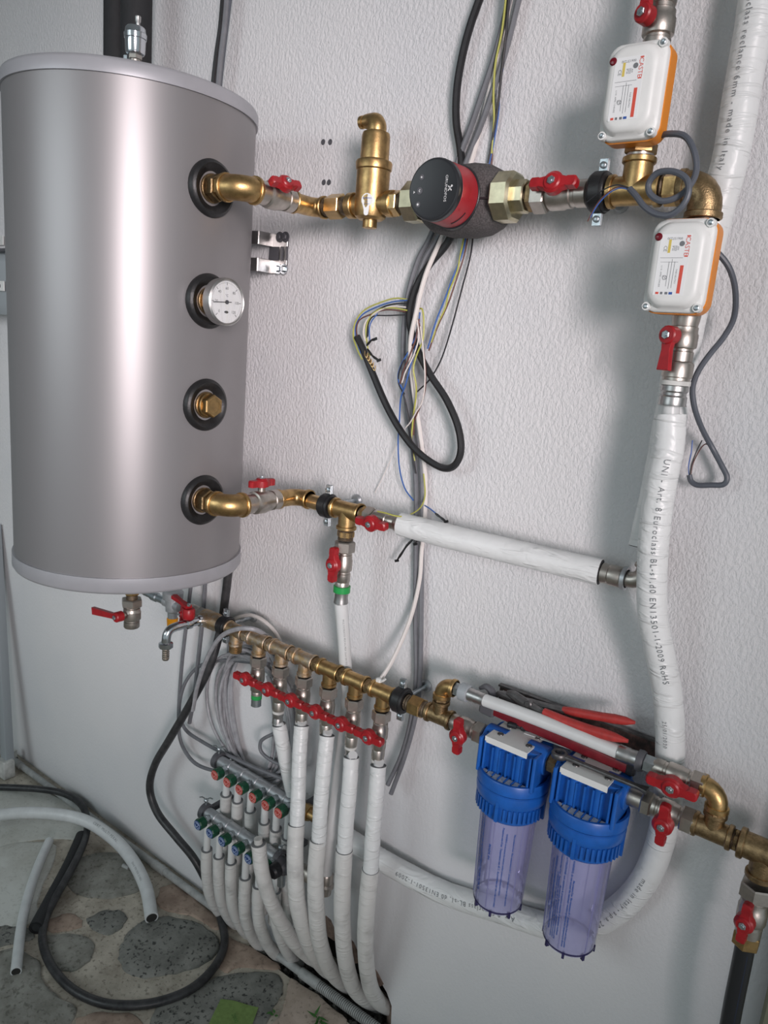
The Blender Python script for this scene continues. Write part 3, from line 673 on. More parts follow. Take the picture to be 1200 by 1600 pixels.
# upper motor valve
zc1 = zt(1.829); zc2 = zt(1.615)
nipple('hex_nipple', 'brass hexagon nipple rising from the large tee', tc, Z, .040, .066, .0165, 'brass', .0215)
def actuator(label, pc_, zc, cx):
    c = V((cx, -.150, zc)); hw, hh = .0385, .0575
    e = thing('valve_actuator', label, 'valve actuator', V((cx, -.09, zc)))
    mk('valve_body', B().rev(V((pc_.x, -OF, 0)), Z, [(zc - .072, .0165), (zc - .06, .0185), (zc, .0205), (zc + .06, .0185), (zc + .072, .0165)], 24), 'nickel', e)
    mk('base_plate', B().box(V((cx + .002, -.100, zc)), (.062, .012, .098), ch=.003), 'dark_grey_plastic', e)
    mk('housing', B().loft(V((cx, 0, zc)), X, Z, OUT, [(.099, hw - .002, hh - .002, .015), (.102, hw + .001, hh + .001, .016), (.1265, hw + .0015, hh + .0015, .017)], 6), 'orange_plastic', e)
    lid = mk('lid', B().loft(V((cx, 0, zc)), X, Z, OUT, [(.1265, hw, hh, .017), (.1345, hw - .0002, hh - .0002, .017), (.1365, hw - .0015, hh - .0015, .016), (.1375, hw - .004, hh - .004, .021), (.1455, hw - .0065, hh - .0065, .022), (.1485, hw - .009, hh - .009, .021), (.150, hw - .014, hh - .014, .018)], 7), 'white_plastic', e, ang=.9)
    for sx, sz in ((1, 1), (1, -1), (-1, -1)):
        q = V((cx + sx * (hw - .0065), 0, zc + sz * (hh - .0065)))
        sc = mk('screw', B().rev(q, OUT, [(.130, .0056), (.1405, .0054), (.1410, .0048), (.1408, .0036)], 16), 'white_plastic', e)
        mk('screw_head', B().rev(q, OUT, [(.138, .0034), (.1416, .0034), (.1422, .0024), (.1418, .0012)], 14), 'zinc', sc)
    fo = V((cx, -.1502, zc))
    mk('indicator_lamp', B().rev(fo + V((-.0255, 0, .0335)), OUT, [(-.006, .0048), (.0006, .0048), (.002, .0036), (.0026, .001)], 20), 'led_dark_red', e)
    lw, lh = .019, .037; lo = fo + V((-.0035, 0, -.0005))
    lab = mk('label', B().box(lo, (lw * 2, .0003, lh * 2)), 'label_white', e); lo = lo + OUT * .0003
    P = lambda u, v: lo + X * u + Z * v
    def boxes(m, lst, nm):
        b = B()
        for u, v, a, h_ in lst: b.box(P(u, v), (a, .0002, h_))
        mk(nm, b, m, lab)
    for q in [(.0125, -.0175, .0042, .034), (.0155, .0345, .0044, .0016), (.0155, .0105, .0044, .0016), (-.0135, -.0345, .004, .0028)]: boxes('label_red', [q], 'red_mark')
    boxes('label_gold', [(-.0065, .0225, .0032, .016)], 'gold_print')
    boxes('label_blue', [(.0035, -.0345, .0045, .003)], 'blue_print')
    b = B(); b.rev(P(.0085, .0255), OUT, [(0, .0032), (.0002, .0032)], 16)
    for u, v, a, h_ in ((-.002, -.0345, .0035, .003), (-.008, -.0345, .003, .003), (-.002, .0085, .028, .0004), (-.004, .0035, .022, .0003), (-.004, -.011, .0004, .030), (-.0005, -.011, .0004, .036), (.003, -.012, .0004, .032)): b.box(P(u, v), (a, .0002, h_))
    addtext(b, '006137230', .0042, P(-.001, .0318), -X, -Z, 'CENTER')
    addtext(b, 'CE', .006, P(-.0115, .0195), -Z, X, 'CENTER')
    for k, s in enumerate(('IP 65', '230V', '50Hz', '4W')): addtext(b, s, .0030, P(-.002 + k * .0022, .0200), -Z, X, 'CENTER')
    for u, s in ((-.0125, 'L1 N  APRE / CHIUDE'), (-.009, 'L2'), (.0065, 'FASE NEUTRO')): addtext(b, s, .0028, P(u, -.014), -Z, X, 'CENTER')
    b.rev(P(-.0068, -.0155), OUT, [(0, .0028), (.0002, .0028), (.0002, .0023), (0, .0023)], 16, closed=True); addtext(b, 'M', .004, P(-.0068, -.0155), -Z, X, 'CENTER')
    mk('black_print', b, 'print_grey', lab)
    b = B()
    addtext(b, 'CASTE', .0082, P(.0150, .0225), -Z, X, 'CENTER', .95)
    mk('maker_print', b, 'label_red', lab); return e
actuator('white and orange motor valve box, the higher of the two', tc, zc1, -.398)
actuator('white and orange motor valve box, the lower of the two', ec, zc2, -.306)
# valve above the upper box and below the lower one
tv = V((tc.x, -OF, zt(1.945)))
valve('nickel lever valve above the upper motor valve box', V((tc.x, -OF, zt(1.925))), Z, V((-.25, -1, 0)), .072, .0185, Z, .034, .032, lever=1.5)
one('pipe_coupling', 'dark grey threaded coupling above the topmost lever valve', 'pipe fitting', B().rev(V((tc.x, -OF, zt(1.96))), Z, [(0, .0175), (.006, .0175), (.007, .020), (.018, .020), (.019, .0165), (.55, .0165)], 24), 'dull_brass')
bv = V((ec.x, -OF, zt(1.530)))
valve('nickel lever valve under the lower motor valve box', bv, Z, V((-.25, -1, 0)), .068, .0175, -Z, .034, .032, lever=1.35)
nipple('hex_nipple', 'knurled brass nipple under the lower lever valve', V((ec.x, -OF, 0)), Z, zt(1.480), zt(1.500), .0155, 'bright_brass', .0165)
px0 = V((ec.x, -OF, zt(1.483)))
nipple('hex_nipple', 'brass hexagon nipple between large elbow and lower motor valve', V((ec.x, -OF, 0)), -Z, -(zU - .036), -(zc2 + .066), .0175, 'dull_brass', .0195)
# ================================================================== LONG INSULATED PIPES
def A(*l): return [at(*q) for q in l]
def ridges(r, n, amt=.02, seed=1):
    rn = random.Random(seed); return [r * (1 + rn.uniform(-amt, amt)) for _ in range(n)]
def pipe(name, label, cat, pts, r, m, group=None, inner=None, foam=True, n=18, sub=7, text=None, rad=None, end=False, inm='pex_white', amt=.018):
    """sleeve along pts; inner = length of bare pipe that sticks out at the first point"""
    pts = [V(p) for p in pts]
    e = thing(name, label, cat, pts[0], group)
    L = (len(pts) - 1) * sub
    rr = rad or ridges(r, max(6, L), amt, len(label))
    mk('sleeve', B().tube(pts, rr, n, sub, caps=True), m, e, ang=1.0)
    d = (pts[0] - pts[1]).normalized(); r0 = rr[0]
    if foam: mk('foam_edge', B().rev(pts[0], d, [(-.004, r0 * .9), (.0008, r0 * .97), (.0012, r0 * .9), (.0012, r0 * .62), (-.002, r0 * .6)], 18), 'foam_grey', e)
    if inner: mk('inner_pipe', B().cyl(pts[0], d, -.01, inner, r * .56, 18), inm, e)
    if end:
        d = (pts[-1] - pts[-2]).normalized(); mk('foam_edge', B().rev(pts[-1], d, [(-.004, rr[-1] * .9), (.0008, rr[-1] * .97), (.0012, rr[-1] * .6)], 18), 'foam_black', e)
    if text:
        for s, size, start, dphi, nref in text: mk('print', tubetext(B(), s, size, pts, r * (1 + amt * .8), start, nref, sub, dphi=dphi, eps=.0007), 'print_grey', e)
    return e
zpf0, zpf1 = at(1058, 565, OF).z, at(1053, 634, OF).z
press('press fitting with a white ring on top of the long insulated pipe', V((ec.x, -OF, zpf0)), -Z, zpf0 - zpf1, .0165)
main = [V((ec.x, -OF, zpf1 - .012))] + A((1044, 700, .086), (1032, 760, .088), (1021, 850, .088), (1019, 950, .084), (1029, 1010, .070), (1042, 1080, .054), (1047, 1150, .046), (1044, 1240, .042), (1033, 1310, .030), (1010, 1370, .025), (970, 1418, .0225), (918, 1447, .0225), (860, 1447, .0225), (790, 1426, .0225), (700, 1397, .026), (640, 1368, .034), (590, 1340, .040), (540, 1308, .044), (505, 1287, .050))
pipe('insulated_pipe', 'long white insulated pipe from the lower motor valve curving behind the filters', 'pipe', main, .0215, 'foil', inner=.02, foam=False, n=22,
     text=[('UNI - Art. 8 Euroclass BL-s1,d0 EN13501-1-2009 RoHS', .0118, .060, .35, OUT), ('25/01/2020', .008, .455, -.05, OUT), ('=003', .014, .575, 0.0, OUT),
           ('made in Italy - s.p.a. 2009', .0118, .74, .5, V((-.3, -.8, .5))), ('Art. 8 Euroclass BL-s1, d0 EN13501-1-2009', .0118, 1.05, .35, V((0, -.75, .65)))])
back = A((1262, -330, .036), (1192, -40, .036), (1178, 40, .036), (1160, 140, .036), (1143, 240, .036), (1122, 320, .034), (1098, 410, .032), (1072, 520, .028), (1050, 640, .026), (1030, 750, .028), (1007, 856, .048))
pipe('insulated_pipe', 'white insulated pipe rising to the top right corner close to the wall', 'pipe', back, .0235, 'foil', foam=True, n=22, end=True,
     text=[('Euroclass reclance 6mm - made in Italy', .0112, .012 + (back[1] - back[0]).length, -.12, OUT)])
# ================================================================== LOWER PIPE RUN
c = tank_elbow(ZP[3], 'lowest')
valve('nickel ball valve with red handle on top at the lowest tank outlet', V((EX, TY + .080, ZP[3])), Y, Z, .088, .0195, Y, .030, .034)
zL = zt(1.180); OL = .090
l2 = V((EX, -OL, ZP[3]))
one('brass_elbow', 'brass elbow close to the wall behind the lowest tank valve', 'pipe elbow', elbow_geo(B(), l2, OUT, X, .056, .036, .0165, .008, 1.18, .024), 'brass')
Lx = lambda px: V((xl(px, OL, zL), -OL, zL))
one('copper_pipe', 'short copper coloured pipe left of the rubber clamp under the cables', 'pipe', B().cyl(V((EX, -OL, zL)), X, .030, Lx(528).x - EX, .0145, 24), 'bright_brass')
clamp('rubber lined clamp beside the brass tee of the lowest tank outlet', Lx(512), X, Z, .0150)
t2 = Lx(543)
one('brass_tee', 'brass tee between the lower clamp and two red handled valves', 'pipe tee', tee_geo(B(), t2, X, -Z, .033, .036, .0165, .0165, .007, 1.18), 'brass')
nipple('hex_nipple', 'brass nipple between the lower tee and its right hand valve', V((0, -OL, zL)), X, t2.x + .032, t2.x + .050, .014, 'brass', .016)
vx = t2.x + .048 + .032
valve('nickel ball valve with red handle at the left end of the level insulated pipe', V((vx, -OL, zL)), X, V((0, -1, -.12)), .068, .0135, X, .034, .028, union=-1)
one('threaded_adapter', 'nickel threaded adapter entering the level insulated pipe', 'pipe fitting', B().rev(V((0, -OL, zL)), X, [(vx + .032, .013), (vx + .036, .0155), (vx + .050, .0155), (vx + .051, .013), (vx + .075, .013)], 24), 'nickel')
lev = [Lx(626)] + A((700, 838, .082), (780, 857, .070), (860, 876, .058), (938, 894, .048))
pipe('insulated_pipe', 'short level white insulated pipe crossing in front of the cables', 'pipe', lev, .0208, 'foil', foam=False, n=22, end=True, amt=.022)
pe = lev[-1]; pdir = X
ePF = thing('press_elbow', 'nickel press elbow where the level pipe meets the rising pipe', 'pipe elbow', pe)
cor = pe + X * .066
mk('body', elbow_geo(B(), cor, -X, Z, .030, .030, .0125, .006, 1.25, .02), 'nickel', ePF)
for o_, d in ((cor, -X), (cor, V((.12, .35, 1)).normalized())):
    mk('sleeve', B().rev(o_, d, [(.030, .0145), (.034, .0165), (.050, .0165), (.052, .015), (.062, .0165), (.064, .014)], 24), 'nickel', ePF)
    mk('ring', B().rev(o_, d, [(.024, .0145), (.024, .0185), (.030, .0185), (.030, .0145)], 24), 'grey_cast', ePF)
# branch down under the tee
nipple('hex_nipple', 'rounded brass nipple hanging under the lower tee', t2, -Z, .034, .056, .0150, 'brass', .0165)
valve('nickel ball valve with upright red handle hanging under the lower tee', t2 - Z * .100, Z, V((0, -1, 0)), .078, .0150, Z, .034, .029, union=1)
zz2 = t2.z - .138
e = thing('press_fitting', 'press fitting with a bright green ring under the hanging valve', 'pipe fitting', V((t2.x, -OL, zz2)))
for nm, pr, m in (('body', [(0, .012), (.003, .0135), (.010, .0135), (.010, .012)], 'nickel'), ('ring', [(.009, .012), (.010, .0165), (.022, .0165), (.023, .012)], 'green_ring'), ('sleeve', [(.022, .0125), (.023, .0138), (.032, .0130), (.038, .0138), (.044, .0142), (.045, .012)], 'steel')):
    mk(nm, B().rev(V((t2.x, -OL, zz2)), -Z, pr, 24), m, e)
wp_ = [V((t2.x, -OL, zz2 - .044))] + A((536, 985, .080), (540, 1040, .062), (543, 1090, .050), (537, 1150, .048), (528, 1220, .064), (518, 1300, .094), (510, 1366, .080))
e = thing('plastic_pipe', 'bare white plastic pipe dropping behind the brass manifold from the green ring', 'pipe', wp_[0])
mk('tube', B().tube(wp_, .0128, 18, 7), 'pex_white', e)
b = B(); tubetext(b, 'MULTISTRATO PEX/AL/PEX 26x3 EN ISO 21003 MADE IN ITALY 20/11/2019', .0048, wp_, .0128, .03, V((.75, -.65, 0)), 7); mk('print', b, 'print_grey', e)
# ================================================================== BRASS MANIFOLD
zM = zt(.850); Mx_ = lambda px: V((xl(px, OF, zM), -OF, zM))
dropx = [405, 439, 475, 514, 556, 599]
DX = [Mx_(q).x for q in dropx]; pit = (DX[-1] - DX[0]) / 5; DX = [DX[0] + pit * k for k in range(6)]
capx = Mx_(369).x
MAN = thing('brass_manifold', 'long brass manifold made of seven tees with hemp sealed joints', 'manifold', V((DX[2], -OF, zM)))
xs = [capx] + DX; hw = pit * .40
for k, x in enumerate(xs):
    c = V((x, -OF, zM))
    mk('tee', tee_geo(B(), c, X, -Z, hw, .034, .0150, .0135, .007, 1.16), 'hemp_brass' if k < 4 else 'brass', MAN)
    if k < 6: mk('nipple', B().cyl(c, X, hw - .003, xs[k + 1] - x - hw + .003, .0138, 20).hex(c, X, hw + .002, xs[k + 1] - x - hw - .002, .0158), 'hemp_brass' if k < 3 else 'dull_brass', MAN)
cp = mk('end_cap', B().rev(V((capx, -OF, zM)), -Z, [(.030, .0135)] + sum([[(.034 + .003 * k, .0145), (.0355 + .003 * k, .0132)] for k in range(6)], []), 20), 'dull_brass', MAN)
ord_ = ['leftmost', 'second', 'third', 'fourth', 'fifth', 'rightmost']
for k, x in enumerate(DX):
    c = V((x, -OF, zM - .078))
    valve('nickel ball valve with red handle, %s of the six under the brass manifold' % ord_[k], c, Z, V((0, -1, 0)), .078, .0140, X, .0335, .034, union=1, group='red handled valves under the brass manifold')
    z0 = zM - .116
    if k == 0:
        e = thing('blank_plug', 'small green ringed stub under the leftmost manifold valve', 'pipe fitting', V((x, -OF, z0)))
        for nm, pr, m in (('body', [(0, .011), (.003, .0120), (.010, .0120), (.010, .011)], 'nickel'), ('ring', [(.009, .0105), (.010, .0118), (.019, .0118), (.020, .0105)], 'green_ring'), ('sleeve', [(.019, .0100), (.020, .0112), (.036, .0112), (.037, .009)], 'zinc')):
            mk(nm, B().rev(V((x, -OF, z0)), -Z, pr, 20), m, e)
    else:
        press('press fitting hanging under the %s manifold valve' % ord_[k], V((x, -OF, z0)), -Z, .052, .0105)
def drop(k, label, pts, r=.0155, m='foil', text=None, joint=None):
    p = A(*pts); top = V((DX[k], -OF, zM - .168)); L = (top - p[0]).length
    e = pipe('insulated_pipe', label, 'pipe', p, r, m, group='white insulated pipes under the brass manifold', inner=None, n=18, amt=.03, text=text)
    mk('inner_pipe', B().tube([top, p[0] - (top - p[0]).normalized() * .012], .0095, 16), 'pex_white', e)
    return e
drop(1, 'short white insulated pipe leaning right under the second manifold valve', [(436, 1132, .085), (443, 1170, .080), (451, 1210, .070), (458, 1240, .062)])
def twopart(k, label, up, low, r0=.0155, r1=.0172, t=None):
    e = drop(k, label, up, r0)
    p = A(*low); q = mk('lower_sleeve', B().tube(p, ridges(r1, 30, .012, k), 18, 7), 'foil_low', e, ang=1.0)
    d = (p[0] - p[1]).normalized(); mk('foam_edge', B().rev(p[0], d, [(-.003, r1 * .9), (.0006, r1 * .98), (.001, r1 * .8)], 18), 'foam_grey', e)
twopart(2, 'white insulated pipe under the third manifold valve, dirt streaked lower down', [(471, 1134, .090), (468, 1180, .105), (466, 1240, .125), (464, 1292, .140)], [(463, 1288, .140), (461, 1340, .150), (464, 1405, .150), (473, 1445, .130), (487, 1484, .085), (506, 1511, .020), (530, 1527, -.035)])
twopart(3, 'white insulated pipe under the fourth manifold valve', [(511, 1149, .090), (506, 1200, .105), (501, 1260, .120), (498, 1318, .130)], [(497, 1312, .130), (493, 1370, .135), (495, 1430, .130), (500, 1472, .108), (514, 1512, .060), (534, 1534, .008), (556, 1546, -.045)])
twopart(4, 'white insulated pipe under the fifth manifold valve, wrinkled above and smooth below', [(549, 1183, .090), (546, 1230, .100), (541, 1285, .110), (538, 1332, .115)], [(538, 1328, .115), (535, 1390, .115), (535, 1445, .105), (540, 1500, .080), (552, 1541, .038), (572, 1561, .0), (596, 1572, -.045)])
twopart(5, 'rightmost white insulated pipe, bending into the hole at the wall foot', [(591, 1196, .090), (588, 1240, .098), (583, 1300, .106), (579, 1362, .108)], [(579, 1358, .108), (574, 1410, .105), (571, 1460, .092), (573, 1508, .066), (580, 1545, .034), (594, 1566, .002), (612, 1575, -.035)])
# right end of the manifold
clamp('rubber lined clamp at the right end of the brass manifold', Mx_(627), X, Z, .0165)
nipple('union_coupling', 'brass hexagon union right of the manifold clamp', V((0, -OF, zM)), X, Mx_(636).x, Mx_(668).x, .0150, 'brass', .0195)
t3 = V((Mx_(687).x, -OF, zM))
one('brass_tee', 'brass tee where the bypass leaves left of the filters', 'pipe tee', tee_geo(B(), t3, X, Z, .026, .030, .0150, .0135, .007, 1.2), 'dull_brass')
zB = zt(.912); Bx = lambda px: V((xl(px, OF, zB), -OF, zB))
nipple('hex_nipple', 'dark brass nipple standing on the bypass tee', t3, Z, .028, zB - zM - .022, .0130, 'dull_brass', .0160)
b1 = V((t3.x, -OF, zB))
one('brass_elbow', 'brass elbow turning the bypass to the right above its tee', 'pipe elbow', elbow_geo(B(), b1, -Z, X, .026, .026, .0135, .008, 1.2, .018), 'brass')
e = thing('hose_fitting', 'zinc hexagon fitting with grey ring at the left end of the bypass pipe', 'pipe fitting', b1 + X * .026)
mk('hexagon', B().hex(b1, X, .024, .038, .0125), 'zinc', e)
mk('ring', B().rev(b1, X, [(.037, .0105), (.037, .0155), (.043, .0160), (.052, .0150), (.053, .0105)], 22), 'grey_enamel', e)
mk('sleeve', B().rev(b1, X, [(.052, .0110), (.060, .0115), (.063, .0105), (.070, .0115), (.073, .0105), (.080, .0112), (.084, .0118), (.085, .0100)], 22), 'steel', e)
bp0 = b1 + X * .080; bp1 = Bx(972)
e = thing('plastic_pipe', 'straight white plastic bypass pipe running above the two filters', 'pipe', bp0)
mk('tube', B().tube([bp0, bp0.lerp(bp1, .33) + Z * .002, bp0.lerp(bp1, .66) + Z * .002, bp1], .0108, 20, 4), 'pex_white', e)
e = thing('hose_fitting', 'steel sleeve with grey ring at the right end of the bypass pipe', 'pipe fitting', bp1)
mk('sleeve', B().rev(bp1, X, [(-.006, .0112), (-.005, .0125), (.010, .0125), (.012, .0115), (.022, .0125), (.024, .0125)], 22), 'steel', e)
mk('ring', B().rev(bp1, X, [(.024, .0110), (.024, .0160), (.030, .0165), (.034, .0150), (.034, .0110)], 22), 'dark_grey_plastic', e)
mk('hexagon', B().hex(bp1, X, .034, .052, .0140), 'zinc', e)
v0 = bp1.x + .050
valve('nickel ball valve with level red handle at the right end of the bypass', V((v0 + .034, -OF, zB)), X, V((0, -1, -.1)), .072, .0135, X, .036, .030, union=1)
bx2 = Mx_(1113).x
nipple('hex_nipple', 'short brass nipple right of the bypass valve', V((0, -OF, zB)), X, v0 + .068, bx2 - .024, .0125, 'brass', .0135)
b2 = V((bx2, -OF, zB))
one('brass_elbow', 'smooth brass elbow at the right end of the bypass', 'pipe elbow', elbow_geo(B(), b2, -X, -Z, .026, .030, .0140, .008, 1.2, .022), 'brass')
nipple('hex_nipple', 'dull brass nipple under the right bypass elbow', b2, -Z, .026, zB - zM - .024, .0130, 'dull_brass', .0165)
t4 = V((bx2, -OF, zM))
one('brass_tee', 'dull brass tee under the right bypass elbow', 'pipe tee', tee_geo(B(), t4, X, Z, .027, .030, .0155, .0140, .007, 1.18), 'dull_brass')
# valve before the first filter
va3 = (Mx_(714).x + Mx_(748).x) / 2
nipple('hex_nipple', 'brass nipple between bypass tee and first filter valve', V((0, -OF, zM)), X, t3.x + .025, va3 - .030, .0140, 'dull_brass', .0165)
valve('nickel ball valve with upright red handle left of the first filter', V((va3, -OF, zM)), X, V((0, -1, -.1)), .066, .0150, Z, .034, .031, union=1)
FX = [xl(812, OF, zM) + .002, xl(933, OF, zM)]
FX = [zt(0) * 0 - .458, -.325]
v4 = (Mx_(1022).x + Mx_(1072).x) / 2
one('nickel_union', 'nickel hexagon union right of the second filter', 'pipe fitting', B().hex(V((0, -OF, zM)), X, Mx_(1004).x, Mx_(1020).x, .0195, 6, .002).cyl(V((0, -OF, zM)), X, FX[1] + .055, Mx_(1024).x, .0145), 'nickel')
valve('nickel ball valve with upright red handle right of the second filter', V((v4, -OF, zM)), X, V((0, -1, -.1)), .068, .0155, Z, .034, .031, union=1)
one('threaded_barrel', 'stained brass barrel nipple right of the second filter valve', 'pipe fitting', B().rev(V((0, -OF, zM)), X, [(v4 + .032, .0150), (v4 + .034, .0160), (t4.x - .028, .0160), (t4.x - .024, .0150)], 24), 'dull_brass')
t5 = V((Mx_(1196).x, -OF, zM))
nipple('hex_nipple', 'dark brass nipple between the two right hand tees', V((0, -OF, zM)), X, t4.x + .026, t5.x - .031, .0150, 'dull_brass', .0165)
one('brass_tee', 'big brass tee cut by the right edge of the picture', 'pipe tee', tee_geo(B(), t5, X, -Z, .034, .040, .0185, .0170, .008, 1.18), 'dull_brass')
valve('nickel ball valve with upright red handle above the black pipe', V((t5.x, -OF, zM - .092)), Z, V((-.1, -1, 0)), .080, .0175, Z, .030, .034, union=1)
one('brass_nut', 'brass compression nut on top of the black pipe', 'pipe fitting', B().hex(V((t5.x, -OF, zM)), -Z, .128, .150, .0190, 6, .002), 'brass')
bp_ = [V((t5.x, -OF, zM - .138))] + A((1160, 1500, .085), (1142, 1590, .086), (1128, 1680, .08), (1118, 1760, .06))
e = thing('plastic_pipe', 'thick black plastic pipe going down at the right edge', 'pipe', bp_[0])
mk('tube', B().tube(bp_, .0132, 20, 6), 'black_plastic', e)
b = B(); tubetext(b, '_' * 60, .004, bp_, .0132, .02, V((.55, -.8, 0)), 6); mk('stripe', b, 'label_blue', e)
# ================================================================== WATER FILTERS
def wfilter(label, x, lines):
    e = thing('water_filter', label, 'water filter', V((x, -OF, zt(.555))))
    c = V((x, -OF, 0)); zp = zM
    # bowl, hollow and see-through
    zb0, zb1 = zt(.557), zt(.742)
    mk('bowl', B().rev(c, Z, [(zb1, .0475), (zb0 + .010, .0425), (zb0 + .003, .0405), (zb0, .036)], 48, caps=(False, False)), 'bowl', e)
    fl = mk('bowl_floor', B().rev(c, Z, [(zb0 + .0015, .0405), (zb0 + .004, .0385), (zb0 + .006, .001)], 40, caps=(False, True)), 'bowl', e)
    b = B().rev(c, Z, [(zb0 + .003, .0410), (zb0 + .0055, .0428), (zb0 + .008, .0426), (zb0 + .0055, .0405)], 48, closed=True)
    for k in range(8):
        q = k * pi / 4 + .2; b.box(c + V((.0405 * math.cos(q), .0405 * math.sin(q), zb0 + .002)), (.006, .004, .010), (V((math.cos(q), math.sin(q), 0)), V((-math.sin(q), math.cos(q), 0)), Z))
    mk('bottom_rim', b, 'violet_edge', e)
    b = B()
    for k in range(6):
        q = k * pi / 3 + .5; pq = V((math.cos(q), math.sin(q), 0)); b.tube([c + pq * .0425 + Z * (zb0 + .01), c + pq * .0470 + Z * (zb1 - .005)], .0010, 6, smooth=False)
    mk('bowl_rib', b, 'bowl', e)
    # ring nut with grooved grip
    zr0, zr1 = zt(.738), zt(.792)
    b = B().rev(c, Z, [(zr0, .050), (zr0 + .004, .0535), (zr0 + .030, .0560), (zr0 + .034, .0592), (zr1 - .010, .0605), (zr1 - .002, .0600), (zr1, .058)], 64)
    for k in range(44):
        if k % 11 in (0, 1): continue
        q = 2 * pi * k / 44; pq = V((math.cos(q), math.sin(q), 0)); tq = V((-math.sin(q), math.cos(q), 0))
        b.box(c + pq * .0566 + Z * (zr0 + .0195), (.0040, .0036, .023), (pq, tq, Z))
    for k in range(4):
        q = 2 * pi * (k * 11 + .5) / 44; pq = V((math.cos(q), math.sin(q), 0)); tq = V((-math.sin(q), math.cos(q), 0))
        b.box(c + pq * .0575 + Z * (zr0 + .024), (.006, .0055, .036), (pq, tq, Z))
    mk('ring_nut', b, 'blue_plastic', e)
    # head: disc, ribs and block with the two ports
    zh = zt(.806)
    hd = mk('head', B().rev(c, Z, [(zr1 + .0012, .0590), (zr1 + .003, .0610), (zh + .006, .0612), (zh + .008, .0600), (zh + .008, .0560), (zh + .001, .0545), (zh + .001, .02)], 64), 'blue_plastic', e)
    ztop = zt(.868)
    b = B().loft(V((x, -OF + .006, 0)), X, Y, Z, [(zh - .004, .052, .034, .012), (ztop - .001, .050, .034, .012), (ztop, .049, .033, .011)], 4)
    for s in (-1, 1):
        b.rev(V((x, -OF, zp)), X * s, [(.02, .0235), (.0555, .0235), (.057, .022)], 24)
        b.box(V((x + s * .049, -OF - .012, (zh + ztop) / 2)), (.006, .058, ztop - zh), ch=.0015)
        b.box(V((x + s * .041, -OF - .014, (zh + ztop) / 2 - .002)), (.004, .050, ztop - zh - .004), ch=.001)
    for k in (-2, -1, 0, 1, 2): b.box(V((x + k * .0135, -OF - .028, (zh + ztop) / 2 - .006)), (.003, .014, ztop - zh - .014))
    for k in (-.5, .5): b.cyl(V((x + k * .040, -OF - .026, 0)), Z, zh, ztop - .008, .0085, 16)
    mk('port_block', b, 'blue_plastic', e)
    b = B(); bd = B()
    for k in range(7):
        xx = x - .036 + .012 * k; yy = -math.sqrt(max(0, .0545 ** 2 - (xx - x) ** 2)); y0_ = -.034
        if yy > y0_ - .004: continue
        bd.box(V((xx, -OF + (yy + y0_) / 2, zh + .0035)), (.0095, abs(yy - y0_), .004))
        b.box(V((xx + .006, -OF + (yy + y0_) / 2 + .002, zh + .004)), (.0018, abs(yy - y0_) - .003, .008))
    mk('shelf_rib', b, 'blue_plastic', hd); mk('plaster_crumbs', bd, 'plaster_dust', hd)
    # white sheet-steel bracket, screwed on top and reaching back to the wall
    bk = mk('bracket', B().box(V((x - .004, -.061, ztop + .0022)), (.076, .120, .0025)).box(V((x - .004, -.1220, ztop - .0015)), (.076, .0022, .0105)).box(V((x - .004, -.0015, ztop + .016)), (.076, .003, .032)), 'white_plastic', e)
    for k in (-1, 1):
        for yy in (-.100, -.066): mk('screw', B().rev(V((x + k * .026, yy, ztop + .0034)), Z, [(0, .0055), (.0015, .0050), (.0025, .003), (.0012, .002)], 14), 'tool_steel', bk)
    # printed lines round the bowl
    b = B(); rr = lambda z: .0428 + (.0475 - .0425) * (z - zb0) / (zb1 - zb0)
    for q, z0, z1, s, sz in lines:
        t = s; v, f = textmesh(t, sz * 1.25, bold=.035); wdt = max(p.x for p in v); sc = (z0 - z1) / wdt; i = len(b.v)
        for p in v:
            z = zt(z0 - p.x * sc); g = math.radians(q) + p.y / .045; b.v.append(c + V((rr(z) * math.cos(g), rr(z) * math.sin(g), z)))
        b.f += [tuple(i + k for k in g) for g in f]
    mk('bowl_print', b, 'label_blue', e); return e
i1 = 'ATTENZIONE: non superare la pressione massima di esercizio indicata'
i2 = 'WARNING: do not exceed the maximum working pressure and temperature shown'
i3 = 'Pressione max 8 bar  Temperatura max 45 C  da proteggere dal gelo e dai raggi solari'
i4 = 'Max pressure 8 bar  Max temperature 45 C  protect from frost and direct sunlight'
i5 = 'CONTENITORE PER FILTRI'
wfilter('left water filter with blue cap and clear violet bowl', FX[0], [(-120, .735, .665, i5, .0042), (-119, .665, .59, i5 + ' 10', .0056), (-127, .73, .60, i1, .0035), (-72, .73, .575, i3, .0034), (-64, .72, .60, i2, .0030), (-97, .69, .66, 'MADE IN', .004), (-48, .72, .58, i4, .003)])
wfilter('right water filter with blue cap and clear violet bowl', FX[1], [(-122, .725, .59, i2, .0048), (-114, .70, .58, i1, .0032), (-109, .735, .58, i3, .0032), (-104, .68, .58, i4, .0032), (-98, .735, .59, i1, .0032), (-84, .735, .575, i2, .0034), (-79, .70, .575, i4, .0032), (-132, .715, .60, i3, .0032)])
nipple('hex_nipple', 'brass nipple joining the two water filters', V((0, -OF, zM)), X, FX[0] + .052, FX[1] - .052, .0140, 'dull_brass', .0165)
# ================================================================== UNDER THE TANK
c = V((TX, TY, 0)); zb = zt(1.016)
c = V((at(206, 955, .266).x, TY, 0))
nipple('hex_nipple', 'small brass nipple under the middle of the tank bottom', c, -Z, -zb, -(at(206, 944, .266).z), .0120, 'brass', .0150)
vz = at(206, 958, .266).z
dv = V((c.x, TY, vz))
valve('nickel drain valve with a long red lever under the tank', dv, Z, V((0, -1, 0)), .062, .0165, V((-1, 0, -.13)), .030, .030, lever=3.0, union=1)
